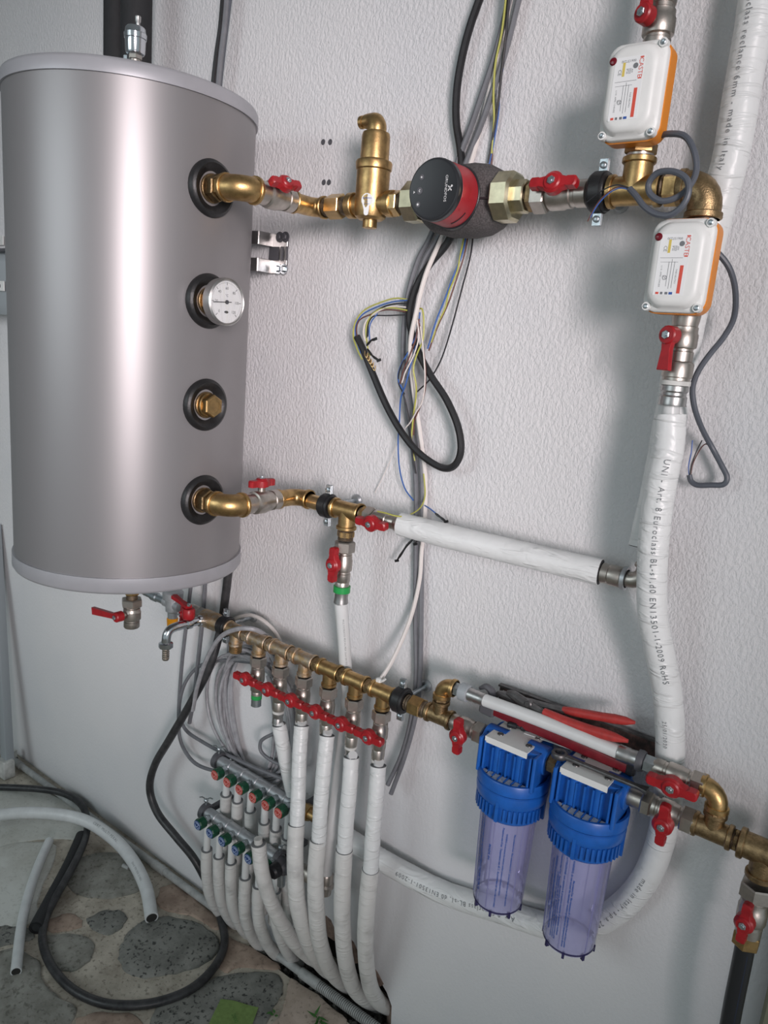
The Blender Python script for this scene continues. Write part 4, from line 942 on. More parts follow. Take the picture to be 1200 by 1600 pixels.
# line at the left of the manifold
n0 = lambda px: Mx_(px).x
one('threaded_barrel', 'thin zinc pipe end left of the amber capped valve', 'pipe fitting', B().rev(V((0, -OF, zM)), X, [(n0(226), .0080), (n0(238), .0085), (n0(239), .0115), (n0(246), .0115), (n0(247), .0095), (n0(268), .0110)], 20), 'zinc')
sg = V((n0(270), -OF, zM)); e = thing('safety_valve', 'grey cast safety valve with an amber cap below', 'valve', sg)
b = B().rev(sg, Z, [(-.036, .0115), (-.020, .0120), (-.016, .0165), (.012, .0175), (.014, .0235), (.030, .0245), (.033, .022)], 28); b.cyl(sg, X, -.028, .028, .0125, 20)
mk('body', b, 'grey_cast', e)
mk('cap', B().rev(sg, Z, [(-.058, .0110), (-.056, .0125), (-.036, .0135), (-.034, .012)], 20), 'amber_plastic', e)
vc = V(((n0(288) + n0(318)) / 2 + .004, -OF, zM))
valve('nickel ball valve left of the copper reducer under the tank', vc, X, V((-.3, -1, .1)), .066, .0165, Z, .022, .026, union=1)
b = B().rev(V((0, -OF, zM)), X, [(n0(316), .0160), (n0(320), .0205), (n0(338), .0205), (n0(346), .0150), (n0(352), .0145)], 28)
one('brass_reducer', 'hemp smeared copper coloured reducer left of the first clamp', 'pipe fitting', b, 'hemp_brass')
clamp('rubber lined clamp crossed by the black hose at the left end of the manifold', Mx_(352), X, Z, .0150)
one('brass_nipple', 'short brass nipple between the left clamp and the manifold end', 'pipe fitting', B().cyl(V((0, -OF, zM)), X, n0(350), capx - .020, .0138, 20), 'hemp_brass')
tp = V((n0(324), -OF, zM)); e = thing('hose_tap', 'chrome garden tap with red lever under the tank', 'tap', tp)
d = V((-.12, -1, -.02)).normalized()
b = B().cyl(tp, d, .015, .024, .0125, 20).cyl(tp, d, .022, .082, .0095, 20); b.rev(tp, d, [(.040, .0095), (.043, .0125), (.054, .0125), (.057, .0095)], 20)
q = tp + d * .080; b.tube([tp + d * .070, q, q + d * .014 - Z * .003, q + d * .022 - Z * .014, q + d * .024 - Z * .034], .0098, 18, 6)
mk('body', b, 'chrome', e)
q2 = q + d * .024 - Z * .030
mk('hose_nut', B().rev(q2, -Z, [(0, .0110), (.002, .0155), (.012, .0155), (.013, .0120)], 8), 'chrome', e)
mk('hose_tail', B().rev(q2, -Z, sum([[(.012 + .005 * k, .0082), (.0165 + .005 * k, .0068)] for k in range(6)], []), 18), 'nickel', e)
hc = tp + d * .049
hb = B().rev(hc, Z, [(.012, .0125), (.015, .0140), (.033, .0140), (.036, .012)], 20)
hb.prism(hc + Z * .034, V((-1, .12, .12)).normalized(), V((.12, 1, 0)).normalized(), Z, [(0, -.008), (.03, -.0055), (.062, -.0075), (.066, 0), (.062, .0075), (.03, .0055), (0, .008)], 0, .008, .0015)
h_ = mk('lever', hb, 'red_handle', e); mk('screw', B().hex(hc, Z, .040, .047, .0045), 'zinc', h_)
# ================================================================== HEATING MANIFOLDS WITH GREEN KNOBS
def bar(label, lab2, p0, p1, off, knobs, pipes, disc, n_words, ring):
    a, b_ = at(*p0, off), at(*p1, off); z = (a.z + b_.z) / 2; a.z = b_.z = z; L = b_.x - a.x
    e = thing('heating_manifold', label, 'manifold', a)
    bb = B().cyl(a, X, 0, L, .0142, 24, .002)
    for k in range(7): collar(bb, a, X, L * k / 6.2, L * k / 6.2 + .006, .0158)
    mk('bar', bb, 'grey_cast', e)
    pitch = None
    for i, (x, y) in enumerate(knobs):
        kx = xl(x, off + .036, z); c = V((kx, -off, z))
        vv = mk('valve_neck', B().cyl(c, OUT, .006, .030, .0095, 16).hex(c, OUT, .014, .022, .0115), 'zinc', e)
        if i < 6:
            kn = mk('knob', B().rev(c, OUT, [(.026, .0110), (.028, .0138)] + [(.044, .0138), (.047, .0120)], 10), 'dark_green', e, ang=.5)
            b2 = B().rev(c, OUT, [(.0468, .0118), (.0478, .0110)], 24); dk = mk('disc', b2, disc, kn)
            b3 = B(); fo = c + OUT * .0480
            b3.rev(fo, OUT, [(0, .0100), (.0002, .0100), (.0002, .0090), (0, .0090)], 24, closed=True)
            for k, (r_, q0, q1) in enumerate(((.0064, .4, 2.2), (.0056, 2.9, 4.5), (.0030, 4.3, 6.6), (.0066, 5.0, 6.0))):
                pts = [fo + X * r_ * math.cos(q0 + (q1 - q0) * t / 5) + Z * r_ * math.sin(q0 + (q1 - q0) * t / 5) for t in range(6)]; b3.tube(pts, .0007, 5, 1)
            mk('disc_print', b3, ring, dk)
    # left and right end brackets
    for s, x in ((-1, a.x + .004), (1, b_.x - .006)):
        q = V((x, -off, z)); b4 = B().rev(q, X, [(-.007, .0150), (-.007, .0200), (.007, .0200), (.007, .0150)], 24, closed=True); b4.box(V((x, -off / 2, z)), (.012, off - .016, .012))
        br = mk('bracket', b4, 'dark_grey_plastic', e)
        b5 = B().cyl(q, Z, .018, .034, .003, 10); b5.sphere(q + Z * .030, .0055)
        for t in (-1, 1): b5.tube([q + Z * .032, q + Z * .038 + (Y * .6 + X) * .008 * t, q + Z * .036 + (Y * .6 + X) * .014 * t], .0016, 6, 3)
        mk('wing_screw', b5, 'zinc', br)
    for i, P in enumerate(pipes):
        p = A(*P); kx = p[0].x
        top = V((kx, p[0].y, z - .004))
        pe = pipe('insulated_pipe', lab2 % n_words[i], 'pipe', p, .0138 if len(P) < 5 else .0142, 'foil_low', group='insulated pipes of the heating manifolds', n=14, amt=.02)
        mk('inner_pipe', B().tube([top, p[0] - Z * .012], .0085, 14), 'pex_white', pe)
    return e
six = ['first', 'second', 'third', 'fourth', 'fifth', 'sixth']
redk = [(341, 1202), (360, 1213), (379, 1224), (400, 1239), (420, 1251), (440, 1264)]
bluek = [(314, 1287), (333, 1300), (352, 1314), (373, 1329), (393, 1345), (416, 1360)]
def down(x, y, xm, ym, xe, ye, o0, o1, o2): return [(x, y, o0), ((x + xm) / 2, (y + ym) / 2, (o0 + o1) / 2), (xm, ym, o1), (xe, ye, o2)]
bar('upper heating manifold with six green knobs with red discs', 'white sleeved pipe under the %s red disc, behind the lower manifold', (340, 1188), (474, 1264), .068, redk,
    [down(353, 1241, 352, 1290, 350, 1380, .066, .055, .045), down(371, 1251, 370, 1300, 370, 1395, .066, .055, .045), down(391, 1266, 391, 1320, 390, 1410, .066, .055, .045), down(413, 1284, 412, 1330, 410, 1425, .066, .055, .045), down(431, 1295, 430, 1340, 428, 1440, .066, .055, .045), down(449, 1308, 449, 1350, 448, 1450, .066, .055, .045)], 'disc_red', six, 'print_pink')
bar('lower heating manifold with six green knobs with blue discs', 'white sleeved pipe under the %s blue disc, bending down to the floor', (320, 1264), (440, 1348), .092, bluek,
    [[(323, 1327, .088), (323, 1362, .082), (327, 1392, .070), (338, 1418, .045), (356, 1436, .01)],
     [(342, 1338, .088), (342, 1372, .084), (346, 1405, .070), (357, 1432, .045), (375, 1450, .01)],
     [(361, 1347, .088), (361, 1385, .084), (364, 1415, .072), (376, 1446, .045), (395, 1466, .01)],
     [(383, 1371, .088), (382, 1405, .086), (384, 1435, .074), (396, 1466, .045), (416, 1486, .01)],
     [(404, 1384, .086), (403, 1415, .084), (406, 1445, .076), (420, 1478, .045), (442, 1500, .005)],
     [(430, 1392, .080), (429, 1420, .078), (436, 1455, .064), (450, 1488, .030), (468, 1508, -.01)]], 'disc_blue', six, 'print_blue')
pipe('insulated_pipe', 'loose white sleeved pipe with a frayed open end in front of the blue discs', 'pipe', A((404, 1318, .165), (409, 1360, .160), (420, 1400, .145), (438, 1438, .118), (462, 1474, .075), (486, 1496, .028), (512, 1508, -.02)), .0158, 'foil_low', foam=True, n=18, inner=.012, inm='dirty_white', amt=.025)
c = at(441, 1352, .10); e = thing('shutoff_cock', 'dark dusty stop cock at the right end of the lower heating manifold', 'valve', c)
mk('body', B().rev(c, X, [(-.012, .012), (-.008, .018), (.012, .018), (.018, .013), (.03, .012)], 20), 'dark_grey_plastic', e)
mk('knob', B().rev(c, OUT, [(.012, .010), (.016, .017), (.030, .016), (.034, .012)], 12), 'black_plastic', e)
mk('drain', B().cyl(c, -Z, .01, .05, .009, 14), 'zinc', e)
c = at(478, 1268, .068); one('brass_union', 'brass union nut at the right end of the upper heating manifold', 'pipe fitting', B().hex(c, X, -.012, .012, .019, 6, .002).cyl(c, X, -.02, .045, .0125, 18), 'brass')
e = thing('press_elbow', 'nickel press elbow at the foot of the bare white pipe', 'pipe elbow', at(508, 1385, .048))
c = wp_[-1]; b = B().rev(c, -Z, [(-.004, .0135), (0, .0155), (.018, .0155), (.020, .014), (.024, .0175), (.030, .0175), (.032, .013), (.046, .013), (.047, .009)], 22)
b.tube([c - Z * .022, c - Z * .024 - X * .02, c - Z * .024 - X * .06], .012, 16, 4); b.rev(c - Z * .024, -X, [(.030, .013), (.032, .019), (.046, .019), (.048, .013), (.075, .012)], 22)
mk('body', b, 'nickel', e)
# ================================================================== CABLES AND WIRES
def cable(name, label, pts, r, m, group=None, sub=7, n=8, cat='cable'):
    p = A(*pts)
    if pts[0][1] < 0: 
        s = p[0] - p[1]
        for k in range(8): s = s.lerp(Z * s.length, .12); p = [p[0] + s] + p      # runs on up the wall
    return one(name, label, cat, B().tube(p, r, n, sub), m, group)
cable('grey_cable', 'left one of two grey cables running down behind the pump to the filters', [(800, -20, .02), (775, 80, .018), (752, 150, .014), (735, 200, .011), (718, 245, .009), (700, 300, .008), (672, 370, .010), (652, 410, .014), (636, 470, .020), (630, 540, .016), (633, 610, .014), (644, 690, .012), (650, 760, .012), (650, 860, .012), (649, 960, .014), (650, 1060, .016), (641, 1130, .022), (627, 1180, .03), (606, 1226, .035)], .0050, 'grey_cable')
cable('grey_cable', 'right one of two grey cables running down behind the pump to the filters', [(815, -20, .02), (790, 80, .018), (764, 160, .014), (748, 205, .011), (730, 250, .009), (712, 300, .008), (684, 370, .010), (662, 410, .014), (646, 470, .024), (641, 540, .018), (645, 610, .015), (655, 690, .012), (660, 760, .012), (659, 860, .012), (658, 960, .014), (656, 1060, .016), (649, 1120, .022), (633, 1180, .03), (611, 1240, .035)], .0050, 'grey_cable')
cable('white_cable', 'white cable hanging behind the pump down to the manifold top', [(800, -10, .012), (768, 130, .010), (748, 210, .008), (734, 260, .007), (712, 320, .007), (690, 372, .016), (665, 430, .042), (650, 490, .046), (641, 540, .040), (645, 600, .026), (654, 660, .018), (664, 740, .012), (664, 800, .012), (659, 860, .014), (655, 910, .018), (640, 970, .026), (614, 1030, .05), (592, 1066, .078)], .0042, 'white_cable')
cable('black_cable', 'thick black cable bent in a big hanging loop under the pump', [(756, -20, .022), (735, 40, .020), (722, 90, .018), (714, 140, .016), (713, 190, .012), (720, 240, .009), (722, 300, .008), (703, 372, .012), (670, 415, .022), (648, 455, .028), (640, 500, .030), (652, 545, .032), (672, 585, .034), (698, 625, .034), (716, 668, .034), (720, 705, .034), (709, 728, .034), (688, 730, .034), (655, 708, .034), (628, 676, .034), (604, 634, .034), (583, 585, .034), (567, 545, .032), (558, 526, .030)], .0066, 'dusty_black')
cable('black_wire', 'thin black wire slanting away right under the pump', [(740, 360, .010), (735, 400, .014), (722, 450, .018), (706, 510, .020), (690, 560, .022), (672, 592, .026), (652, 612, .028)], .0014, 'wire_black', cat='wire')
W = [('green_wire', 'yellow green wire crossing the grey cables above the pump', [(792, -15, .028), (784, 50, .026), (774, 100, .024), (771, 150, .018), (772, 190, .012), (768, 240, .008)], .0018, 'wire_green'),
     ('black_wire', 'black wire beside the yellow green wire above the pump', [(796, -15, .030), (790, 60, .026), (783, 120, .020), (778, 165, .014), (770, 215, .010), (763, 255, .007)], .0020, 'wire_black'),
     ('blue_wire', 'blue wire rightmost of the bundle just above the pump', [(787, 100, .014), (780, 140, .010), (779, 175, .009), (771, 225, .008), (764, 258, .007)], .0014, 'wire_blue'),
     ('brown_wire', 'brown wire just above the right end of the pump', [(776, 170, .008), (771, 215, .007), (768, 258, .006)], .0014, 'wire_brown'),
     ('green_wire', 'yellow green wire twisting down right below the pump', [(726, 365, .010), (720, 395, .016), (714, 425, .022), (702, 455, .024), (696, 480, .026), (685, 505, .026), (674, 535, .028)], .0015, 'wire_green'),
     ('blue_wire', 'blue wire twisting down right below the pump', [(729, 365, .010), (722, 398, .016), (708, 432, .022), (694, 470, .024), (682, 500, .026), (668, 545, .028)], .0015, 'wire_blue'),
     ('brown_wire', 'brown wire twisting down right below the pump', [(732, 365, .010), (725, 400, .016), (712, 440, .022), (700, 475, .024), (684, 510, .026), (670, 548, .028)], .0014, 'wire_brown')]
# the fan of conductors left of the cables
W += [('green_wire', 'yellow green wire making the outermost left loop', [(636, 468, .030), (618, 466, .030), (596, 472, .030), (570, 484, .030), (556, 502, .030), (552, 524, .030), (558, 545, .034), (566, 562, .036)], .0014, 'wire_green'),
      ('blue_wire', 'blue wire just inside the outermost left loop', [(636, 469, .032), (612, 472, .032), (588, 480, .032), (566, 492, .032), (556, 510, .032), (557, 530, .034), (564, 552, .036)], .0014, 'wire_blue'),
      ('black_wire', 'black wire along the top of the left loop', [(636, 474, .034), (616, 475, .034), (598, 480, .034), (580, 492, .034), (574, 508, .034), (573, 528, .036)], .0014, 'wire_black'),
      ('white_wire', 'white wire curving down inside the left loop', [(634, 480, .036), (610, 479, .036), (588, 488, .036), (572, 502, .036), (568, 520, .036), (571, 533, .036)], .0014, 'wire_white'),
      ('green_wire', 'yellow green wire inside the left loop', [(636, 485, .036), (612, 481, .036), (592, 484, .036), (578, 496, .036), (572, 514, .036), (574, 540, .036), (578, 556, .036)], .0014, 'wire_green'),
      ('brown_wire', 'brown wire low inside the left loop', [(634, 487, .034), (604, 484, .034), (580, 491, .034), (562, 500, .034), (557, 516, .034), (561, 536, .034)], .0014, 'wire_brown'),
      ('black_wire', 'black wire lowest of the left loop', [(632, 492, .032), (606, 493, .032), (584, 494, .032), (576, 506, .034), (575, 526, .036)], .0012, 'wire_black'),
      ('blue_wire', 'blue wire in the short inner left loop', [(590, 490, .036), (580, 503, .037), (577, 516, .037), (578, 534, .037)], .0012, 'wire_blue')]
W += [('blue_wire', 'dark blue wire bowing left below the white cable', [(656, 488, .036), (652, 520, .040), (640, 546, .040), (626, 572, .040), (622, 592, .038), (630, 610, .034)], .0014, 'wire_blue'),
      ('black_wire', 'black wire bowing left below the white cable', [(654, 500, .038), (648, 530, .040), (634, 556, .040), (624, 580, .040), (623, 600, .036), (632, 616, .032)], .0014, 'wire_black'),
      ('brown_wire', 'brown wire bowing left over the grey cables', [(655, 498, .040), (650, 528, .042), (640, 556, .042), (630, 580, .042), (625, 600, .040)], .0013, 'wire_brown'),
      ('white_wire', 'white wire hanging in the middle of the fan', [(652, 500, .042), (654, 528, .042), (646, 556, .042), (634, 580, .042), (628, 598, .040)], .0013, 'wire_white'),
      ('blue_wire', 'long blue wire dropping to the level insulated pipe', [(650, 540, .040), (642, 570, .040), (634, 600, .040), (626, 624, .030), (624, 660, .026), (622, 690, .024), (624, 730, .022), (632, 762, .020), (646, 782, .020)], .0014, 'wire_blue'),
      ('green_wire', 'yellow green wire dropping straight over the grey cables', [(656, 482, .038), (660, 484, .040), (662, 500, .042), (661, 530, .042), (652, 552, .042), (646, 576, .042), (650, 600, .040), (650, 620, .034), (646, 650, .028), (643, 690, .024), (648, 720, .022)], .0015, 'wire_green'),
      ('brown_wire', 'brown wire bulging right beside the grey cables', [(655, 505, .040), (659, 530, .042), (663, 556, .042), (665, 584, .042), (664, 610, .038), (657, 634, .030), (648, 656, .024), (646, 680, .022)], .0014, 'wire_brown'),
      ('white_wire', 'white wire crossing the grey cables low in the fan', [(657, 510, .042), (661, 545, .044), (664, 590, .044), (660, 626, .038), (650, 644, .034), (641, 660, .028), (634, 668, .026)], .0013, 'wire_white'),
      ('black_wire', 'long black wire running down over the grey cables', [(626, 604, .034), (634, 630, .030), (641, 668, .026), (645, 710, .024), (650, 740, .020)], .0014, 'wire_black'),
      ('green_wire', 'yellow green wire from the cables round the left valve of the level pipe', [(662, 740, .016), (664, 775, .018), (655, 795, .040), (635, 806, .085), (618, 806, .115), (604, 802, .118), (590, 799, .116)], .0013, 'wire_green'),
      ('white_wire', 'fine white thread trailing down left from the wires', [(634, 668, .024), (622, 690, .020), (612, 715, .014), (600, 742, .010), (586, 770, .008)], .0007, 'wire_white'),
      ('blue_wire', 'blue wire end leading to the tape right of the cables', [(664, 790, .018), (672, 795, .020), (682, 803, .022)], .0013, 'wire_blue')]
for nm, lb, p, r, m in W: cable(nm, lb, p, r, m, n=6, sub=5, cat='wire')
def tape(label, pts, r):
    b = B(); p = A(*pts); b.tube(p, [r * .7, r * 1.2, r * .8, r * 1.25, r * .6], 7, 3)
    b.box(p[-1], (r * 4, r * 1.2, r * 2.2), (X + Z * .4, Y, Z - X * .4)); return one('insulating_tape', label, 'tape', b, 'tape_black')
q = at(592, 1064, .080); one('cable_tag', 'small white cable end bound to the top of the brass manifold', 'cable end', B().box(q, (.012, .010, .012), ch=.002).tube([q, q + V((.010, -.002, .004)), q + V((.016, -.002, .010))], .0022, 8, 3), 'white_plastic')
tape('black tape round the upper wire ends inside the left loop', [(573, 540, .040), (580, 532, .042), (586, 530, .042)], .0022)
tape('black tape round the lower wire ends inside the left loop', [(574, 545, .038), (582, 556, .040), (592, 563, .042)], .0022)
tape('black taped wire end right of the grey cables', [(680, 802, .022), (688, 808, .022), (697, 815, .022)], .0022)
tape('black taped wire end hanging left under the level pipe', [(646, 842, .022), (636, 852, .024), (628, 864, .026), (620, 876, .026)], .0022)
tape('black tape tag on the grey cables under the level pipe', [(654, 842, .030), (651, 846, .030), (649, 850, .030)], .0022)
b = B()
for k in range(5): 
    q = at(570 + k * 3, 548 + k * 5, .036); b.tube([q, q + V((.004, -.004, -.008)), q + V((.010, -.004, -.012)), q + V((.009, -.002, -.003))], .0010, 5, 4)
one('copper_strands', 'bare twisted copper strands at the end of the black cable', 'wire', b, 'bright_brass')
# cables at the top left behind the tank
for k, (pts, r, m, lb) in enumerate((([(350, -20, .03), (345, 40, .03), (338, 90, .03), (332, 150, .03), (330, 220, .03)], .0052, 'dusty_black', 'black cable leftmost of three beside the tank top'),
      ([(356, -20, .035), (351, 40, .035), (345, 90, .035), (340, 150, .035), (338, 220, .035)], .0058, 'grey_cable', 'grey cable in the middle of three beside the tank top'),
      ([(361, -20, .030), (355, 30, .030), (349, 80, .028), (342, 150, .028), (340, 220, .028)], .0048, 'slate_cable', 'dark grey cable rightmost of three beside the tank top'))):
    cable('grey_cable' if k else 'black_cable', lb, pts, r, m)
for lb, x, off, r in (('black foam lagged pipe leftmost behind the tank top', 181, .045, .027), ('black foam lagged pipe rightmost behind the tank top', 213, .085, .032)):
    p = at(x, 40, off); one('lagged_pipe', lb, 'pipe', B().tube([V((p.x, -off, zt(1.70))), V((p.x, -off, 2.0)), V((p.x + .005, -off, 2.745))], r, 24, 2), 'foam_black')
# cables of the motor valves
cable('grey_cable', 'grey cable looped in front of the large brass tee', [(1022, 214, .10), (1046, 209, .115), (1070, 213, .125), (1084, 235, .13), (1088, 265, .13), (1078, 290, .135), (1058, 308, .14), (1034, 314, .142), (1016, 303, .142), (1014, 286, .142), (1028, 270, .145), (1052, 268, .148), (1072, 279, .150), (1076, 300, .152), (1066, 322, .152), (1046, 336, .150), (1024, 334, .148), (1006, 322, .146), (994, 306, .142), (984, 295, .138)], .0040, 'slate_cable', n=10)
for nm, m, p in (('blue_wire', 'wire_blue', [(986, 297, .138), (968, 294, .136), (950, 303, .132), (934, 320, .128), (922, 340, .126)]), ('brown_wire', 'wire_brown', [(986, 295, .138), (966, 292, .136), (948, 302, .132), (932, 320, .128), (918, 346, .126)]), ('black_wire', 'wire_black', [(985, 294, .139), (964, 289, .138), (944, 296, .136), (930, 306, .134), (917, 316, .132)])):
    cable(nm, '%s stripped end of the looped motor valve cable in front of the clamp' % nm.split('_')[0], p, .0009, m, n=6, cat='wire')
cable('grey_cable', 'grey cable hanging in a wavy loop right of the lower motor valve', [(1106, 388, .09), (1122, 396, .085), (1140, 420, .075), (1149, 455, .060), (1147, 495, .045), (1132, 525, .045), (1108, 555, .058), (1090, 582, .062), (1082, 608, .062), (1086, 640, .056), (1098, 672, .040), (1113, 700, .026), (1128, 728, .026), (1136, 746, .026), (1130, 757, .026), (1110, 758, .026), (1090, 758, .026), (1080, 752, .026), (1077, 742, .026)], .0040, 'slate_cable', n=10)
for nm, m, p in (('blue_wire', 'wire_blue', [(1077, 746, .026), (1076, 728, .026), (1080, 708, .026), (1082, 688, .026)]), ('black_wire', 'wire_black', [(1078, 746, .027), (1080, 728, .028), (1088, 706, .028), (1097, 688, .028)]), ('brown_wire', 'wire_brown', [(1079, 745, .026), (1083, 724, .026), (1094, 702, .026), (1102, 694, .026), (1108, 696, .026)])):
    cable(nm, '%s bare end of the cable hanging right of the insulated pipe' % nm.split('_')[0], p, .0009, m, n=6, cat='wire')
# the coil of cable behind the manifold and the cables hanging beside it
cc = at(410, 1105, .0); b = B(); pts = []; rn = random.Random(3)
for k in range(9 * 16):
    t = k / 16; q = 2 * pi * t + 1.2; lo = int(t)
    rn2 = random.Random(lo * 7 + 1); a_ = .115 + rn2.uniform(-.028, .034); h_ = .148 + rn2.uniform(-.022, .016); ox = rn2.uniform(-.016, .020)
    pts.append(V((cc.x + ox + a_ * math.cos(q) - .012 * math.sin(q), -(.020 + .0035 * (lo % 5) + .004 * math.sin(q * 3 + lo)), cc.z - .005 + h_ * math.sin(q) - (.02 if math.sin(q) < 0 else 0) * math.sin(q) * -1)))
one('cable_coil', 'coil of pale grey cable hung behind the brass manifold', 'cable', B().tube(pts, .0042, 8, 2), 'pale_cable')
H_ = [('grey_cable', 'grey cable hanging from the tank bottom, leftmost of the hanging cables', [(300, 900, .03), (293, 960, .03), (284, 1040, .03), (279, 1120, .03), (283, 1160, .03), (302, 1190, .035), (330, 1203, .04), (345, 1200, .05)], .0046, 'grey_cable'),
      ('grey_cable', 'grey cable end hanging behind the tap, ending free above the knobs', [(322, 880, .03), (318, 950, .03), (311, 1020, .032), (303, 1090, .034), (296, 1130, .036)], .0050, 'grey_cable'),
      ('grey_cable', 'grey cable arching over the left end of the manifold', [(301, 1110, .06), (309, 1070, .075), (325, 1025, .10), (345, 995, .115), (370, 983, .118), (396, 983, .105), (414, 992, .07), (430, 1005, .04)], .0052, 'pale_cable'),
      ('white_cable', 'pale cable arching high behind the left end of the manifold', [(350, 985, .03), (366, 968, .03), (390, 961, .03), (412, 970, .03), (430, 988, .03), (440, 1010, .03), (448, 1040, .03)], .0045, 'white_cable'),
      ('grey_cable', 'grey cable sweeping from the coil round to the left', [(420, 1038, .03), (385, 1034, .03), (345, 1032, .03), (310, 1042, .03), (288, 1070, .03), (280, 1110, .03), (290, 1140, .03), (318, 1160, .04), (352, 1178, .05), (400, 1200, .05), (450, 1220, .045)], .0044, 'grey_cable'),
      ('grey_cable', 'grey cable forming a small bight inside the coil', [(440, 1142, .03), (424, 1148, .04), (408, 1158, .045), (408, 1174, .045), (424, 1188, .04), (450, 1200, .035)], .0042, 'grey_cable'),
      ('grey_cable', 'grey cable hanging straight down behind the left manifold cap', [(362, 990, .02), (358, 1020, .02), (356, 1060, .02), (358, 1100, .02)], .0050, 'grey_cable')]
for nm, lb, p, r, m in H_: cable(nm, lb, p, r, m)
# ================================================================== HOSES AND PIPES ON THE FLOOR
Fp = lambda *l: [onfloor(*q) for q in l]
hose = A((362, 820, .030), (358, 880, .030), (352, 935, .028), (344, 985, .028), (328, 1040, .048), (300, 1095, .064), (265, 1155, .068), (242, 1195, .060), (234, 1232, .060), (246, 1270, .060), (274, 1306, .054), (302, 1340, .044), (322, 1376, .032), (336, 1410, .022)) + Fp((346, 1440, .013), (351, 1470, .011), (343, 1498, .011), (322, 1526, .011), (290, 1550, .011), (245, 1566, .011), (200, 1571, .011), (155, 1566, .011), (112, 1545, .011), (82, 1512, .011), (67, 1474, .012), (70, 1440, .018), (84, 1408, .028), (104, 1372, .038), (122, 1338, .040), (134, 1308, .030), (136, 1280, .022), (126, 1256, .028), (100, 1240, .030), (60, 1233, .024), (0, 1230, .011), (-60, 1230, .011))
one('water_hose', 'long black hose hanging from behind the tank and looping over the floor', 'hose', B().tube(hose, .0100, 12, 6), 'hose_black')
e = thing('foam_tube', 'piece of black foam pipe lagging lying under the hose', 'foam tube', onfloor(60, 1450))
p = Fp((56, 1450, .018), (80, 1405, .018), (108, 1352, .018), (128, 1306, .018))
mk('tube', B().tube(p, .0170, 18, 5), 'foam_black', e); d = (p[0] - p[1]).normalized(); mk('bore', B().rev(p[0], d, [(-.002, .0155), (.0008, .0165), (.0008, .0105), (-.012, .0100)], 18), 'dusty_black', e)
def openpipe(label, p, r, m, text=None):
    e = thing('pipe_offcut', label, 'pipe', p[-1])
    mk('tube', B().tube(p, r, 20, 7), m, e); d = (p[-1] - p[-2]).normalized()
    mk('rim', B().rev(p[-1], d, [(-.002, r * .98), (.0008, r * .98), (.0010, r * .8), (-.02, r * .78)], 20, caps=(False, False)), m, e)
    mk('bore', B().rev(p[-1], d, [(.0004, r * .80), (.0006, r * .80)], 20), 'painted_shade', e)  # flat disc across the open end, shade of the bore painted on
    if text:
        for s, sz, st, nref, dp in text: mk('print', tubetext(B(), s, sz, p, r, st, nref, 7, dphi=dp), 'print_grey', e)
    return e
openpipe('thick white plastic pipe arching over the hose on the floor', Fp((-70, 1288, .045), (0, 1273, .052), (63, 1270, .055), (127, 1280, .055), (174, 1308, .046), (206, 1343, .034), (228, 1387, .024), (237, 1434, .017)), .0165, 'pex_grey',
         [('CERT  MULTI PEXAL', .010, .40, V((-.35, -.55, .75)), .15), ('26x3 EN ISO 21003', .0075, .60, V((-.35, -.55, .75)), .1)])
openpipe('thin white plastic pipe offcut lying at the left of the floor', Fp((77, 1314, .0125), (60, 1352, .0125), (44, 1400, .0125), (33, 1450, .0125), (25, 1518, .0125)), .0120, 'pex_grey')
one('pipe_stub', 'tiny grey pipe stub lying under the arched white pipe', 'pipe', B().cyl(onfloor(192, 1352, .006), V((1, .2, 0)), 0, .022, .006, 12, .001), 'conduit_grey')
# conduit along the foot of the wall
cz = .0115
k0, k1 = onfloor(237, 1347, cz), onfloor(576, 1597, cz); kd = (k1 - k0).normalized()
kt = lambda px, py: (onfloor(px, py, cz) - k0).dot(kd)
e = thing('floor_conduit', 'grey plastic conduit lying along the foot of the wall', 'conduit', V((k0.x, k0.y, 0)))
x1_, x2_ = kt(246, 1355), kt(478, 1528)
mk('tube', B().cyl(k0, kd, -1.3, x2_, .0095, 16), 'conduit_grey', e)
for x in (kt(32, 1190), x1_): mk('coupling', B().cyl(k0, kd, x - .02, x + .03, .0115, 18, .001), 'conduit_grey', e)
mk('coupling', B().cyl(k0, kd, x2_ - .02, x2_ + .035, .0120, 18, .001), 'conduit_grey', e)
pr = []
for k in range(120): pr += [(x2_ + .03 + k * .005, .0114), (x2_ + .0324 + k * .005, .0114), (x2_ + .0328 + k * .005, .0088), (x2_ + .0346 + k * .005, .0088)]
mk('corrugated_tube', B().rev(k0, kd, pr, 16), 'conduit_grey', e)
# paper and leaf scraps
q = Fp((345, 1561, .008), (404, 1573, .008), (380, 1640, .008), (312, 1632, .008))
b = B()
for i in range(7):
    for j in range(7): 
        u, v = i / 6, j / 6; b.v.append(q[0].lerp(q[1], u).lerp(q[3].lerp(q[2], u), v) + Z * (.0022 * math.sin(5 * u + 3 * v) + .001 * random.random()))
for i in range(6):
    for j in range(6): b.f.append((i * 7 + j, i * 7 + 7 + j, i * 7 + 8 + j, i * 7 + 1 + j))
nv = len(b.v); b.v += [p - Z * .0008 for p in b.v]; b.f += [tuple(k + nv for k in f[::-1]) for f in b.f]
rim = [i for i in range(7)] + [7 * k + 6 for k in range(1, 7)] + [42 + k for k in range(5, -1, -1)] + [7 * k for k in range(5, 0, -1)]
for i, j in zip(rim, rim[1:] + rim[:1]): b.f.append((i, j, j + nv, i + nv))
pp = one('green_paper', 'green paper note lying on the stones at the bottom edge', 'paper', b, 'green_paper')
b = B(); v, f = textmesh('2000', .012); o_ = onfloor(364, 1584, .0125); b.v = [o_ + V((.8, -.35, 0)).normalized() * p.x + V((.35, .8, 0)).normalized() * p.y for p in v]; b.f = f
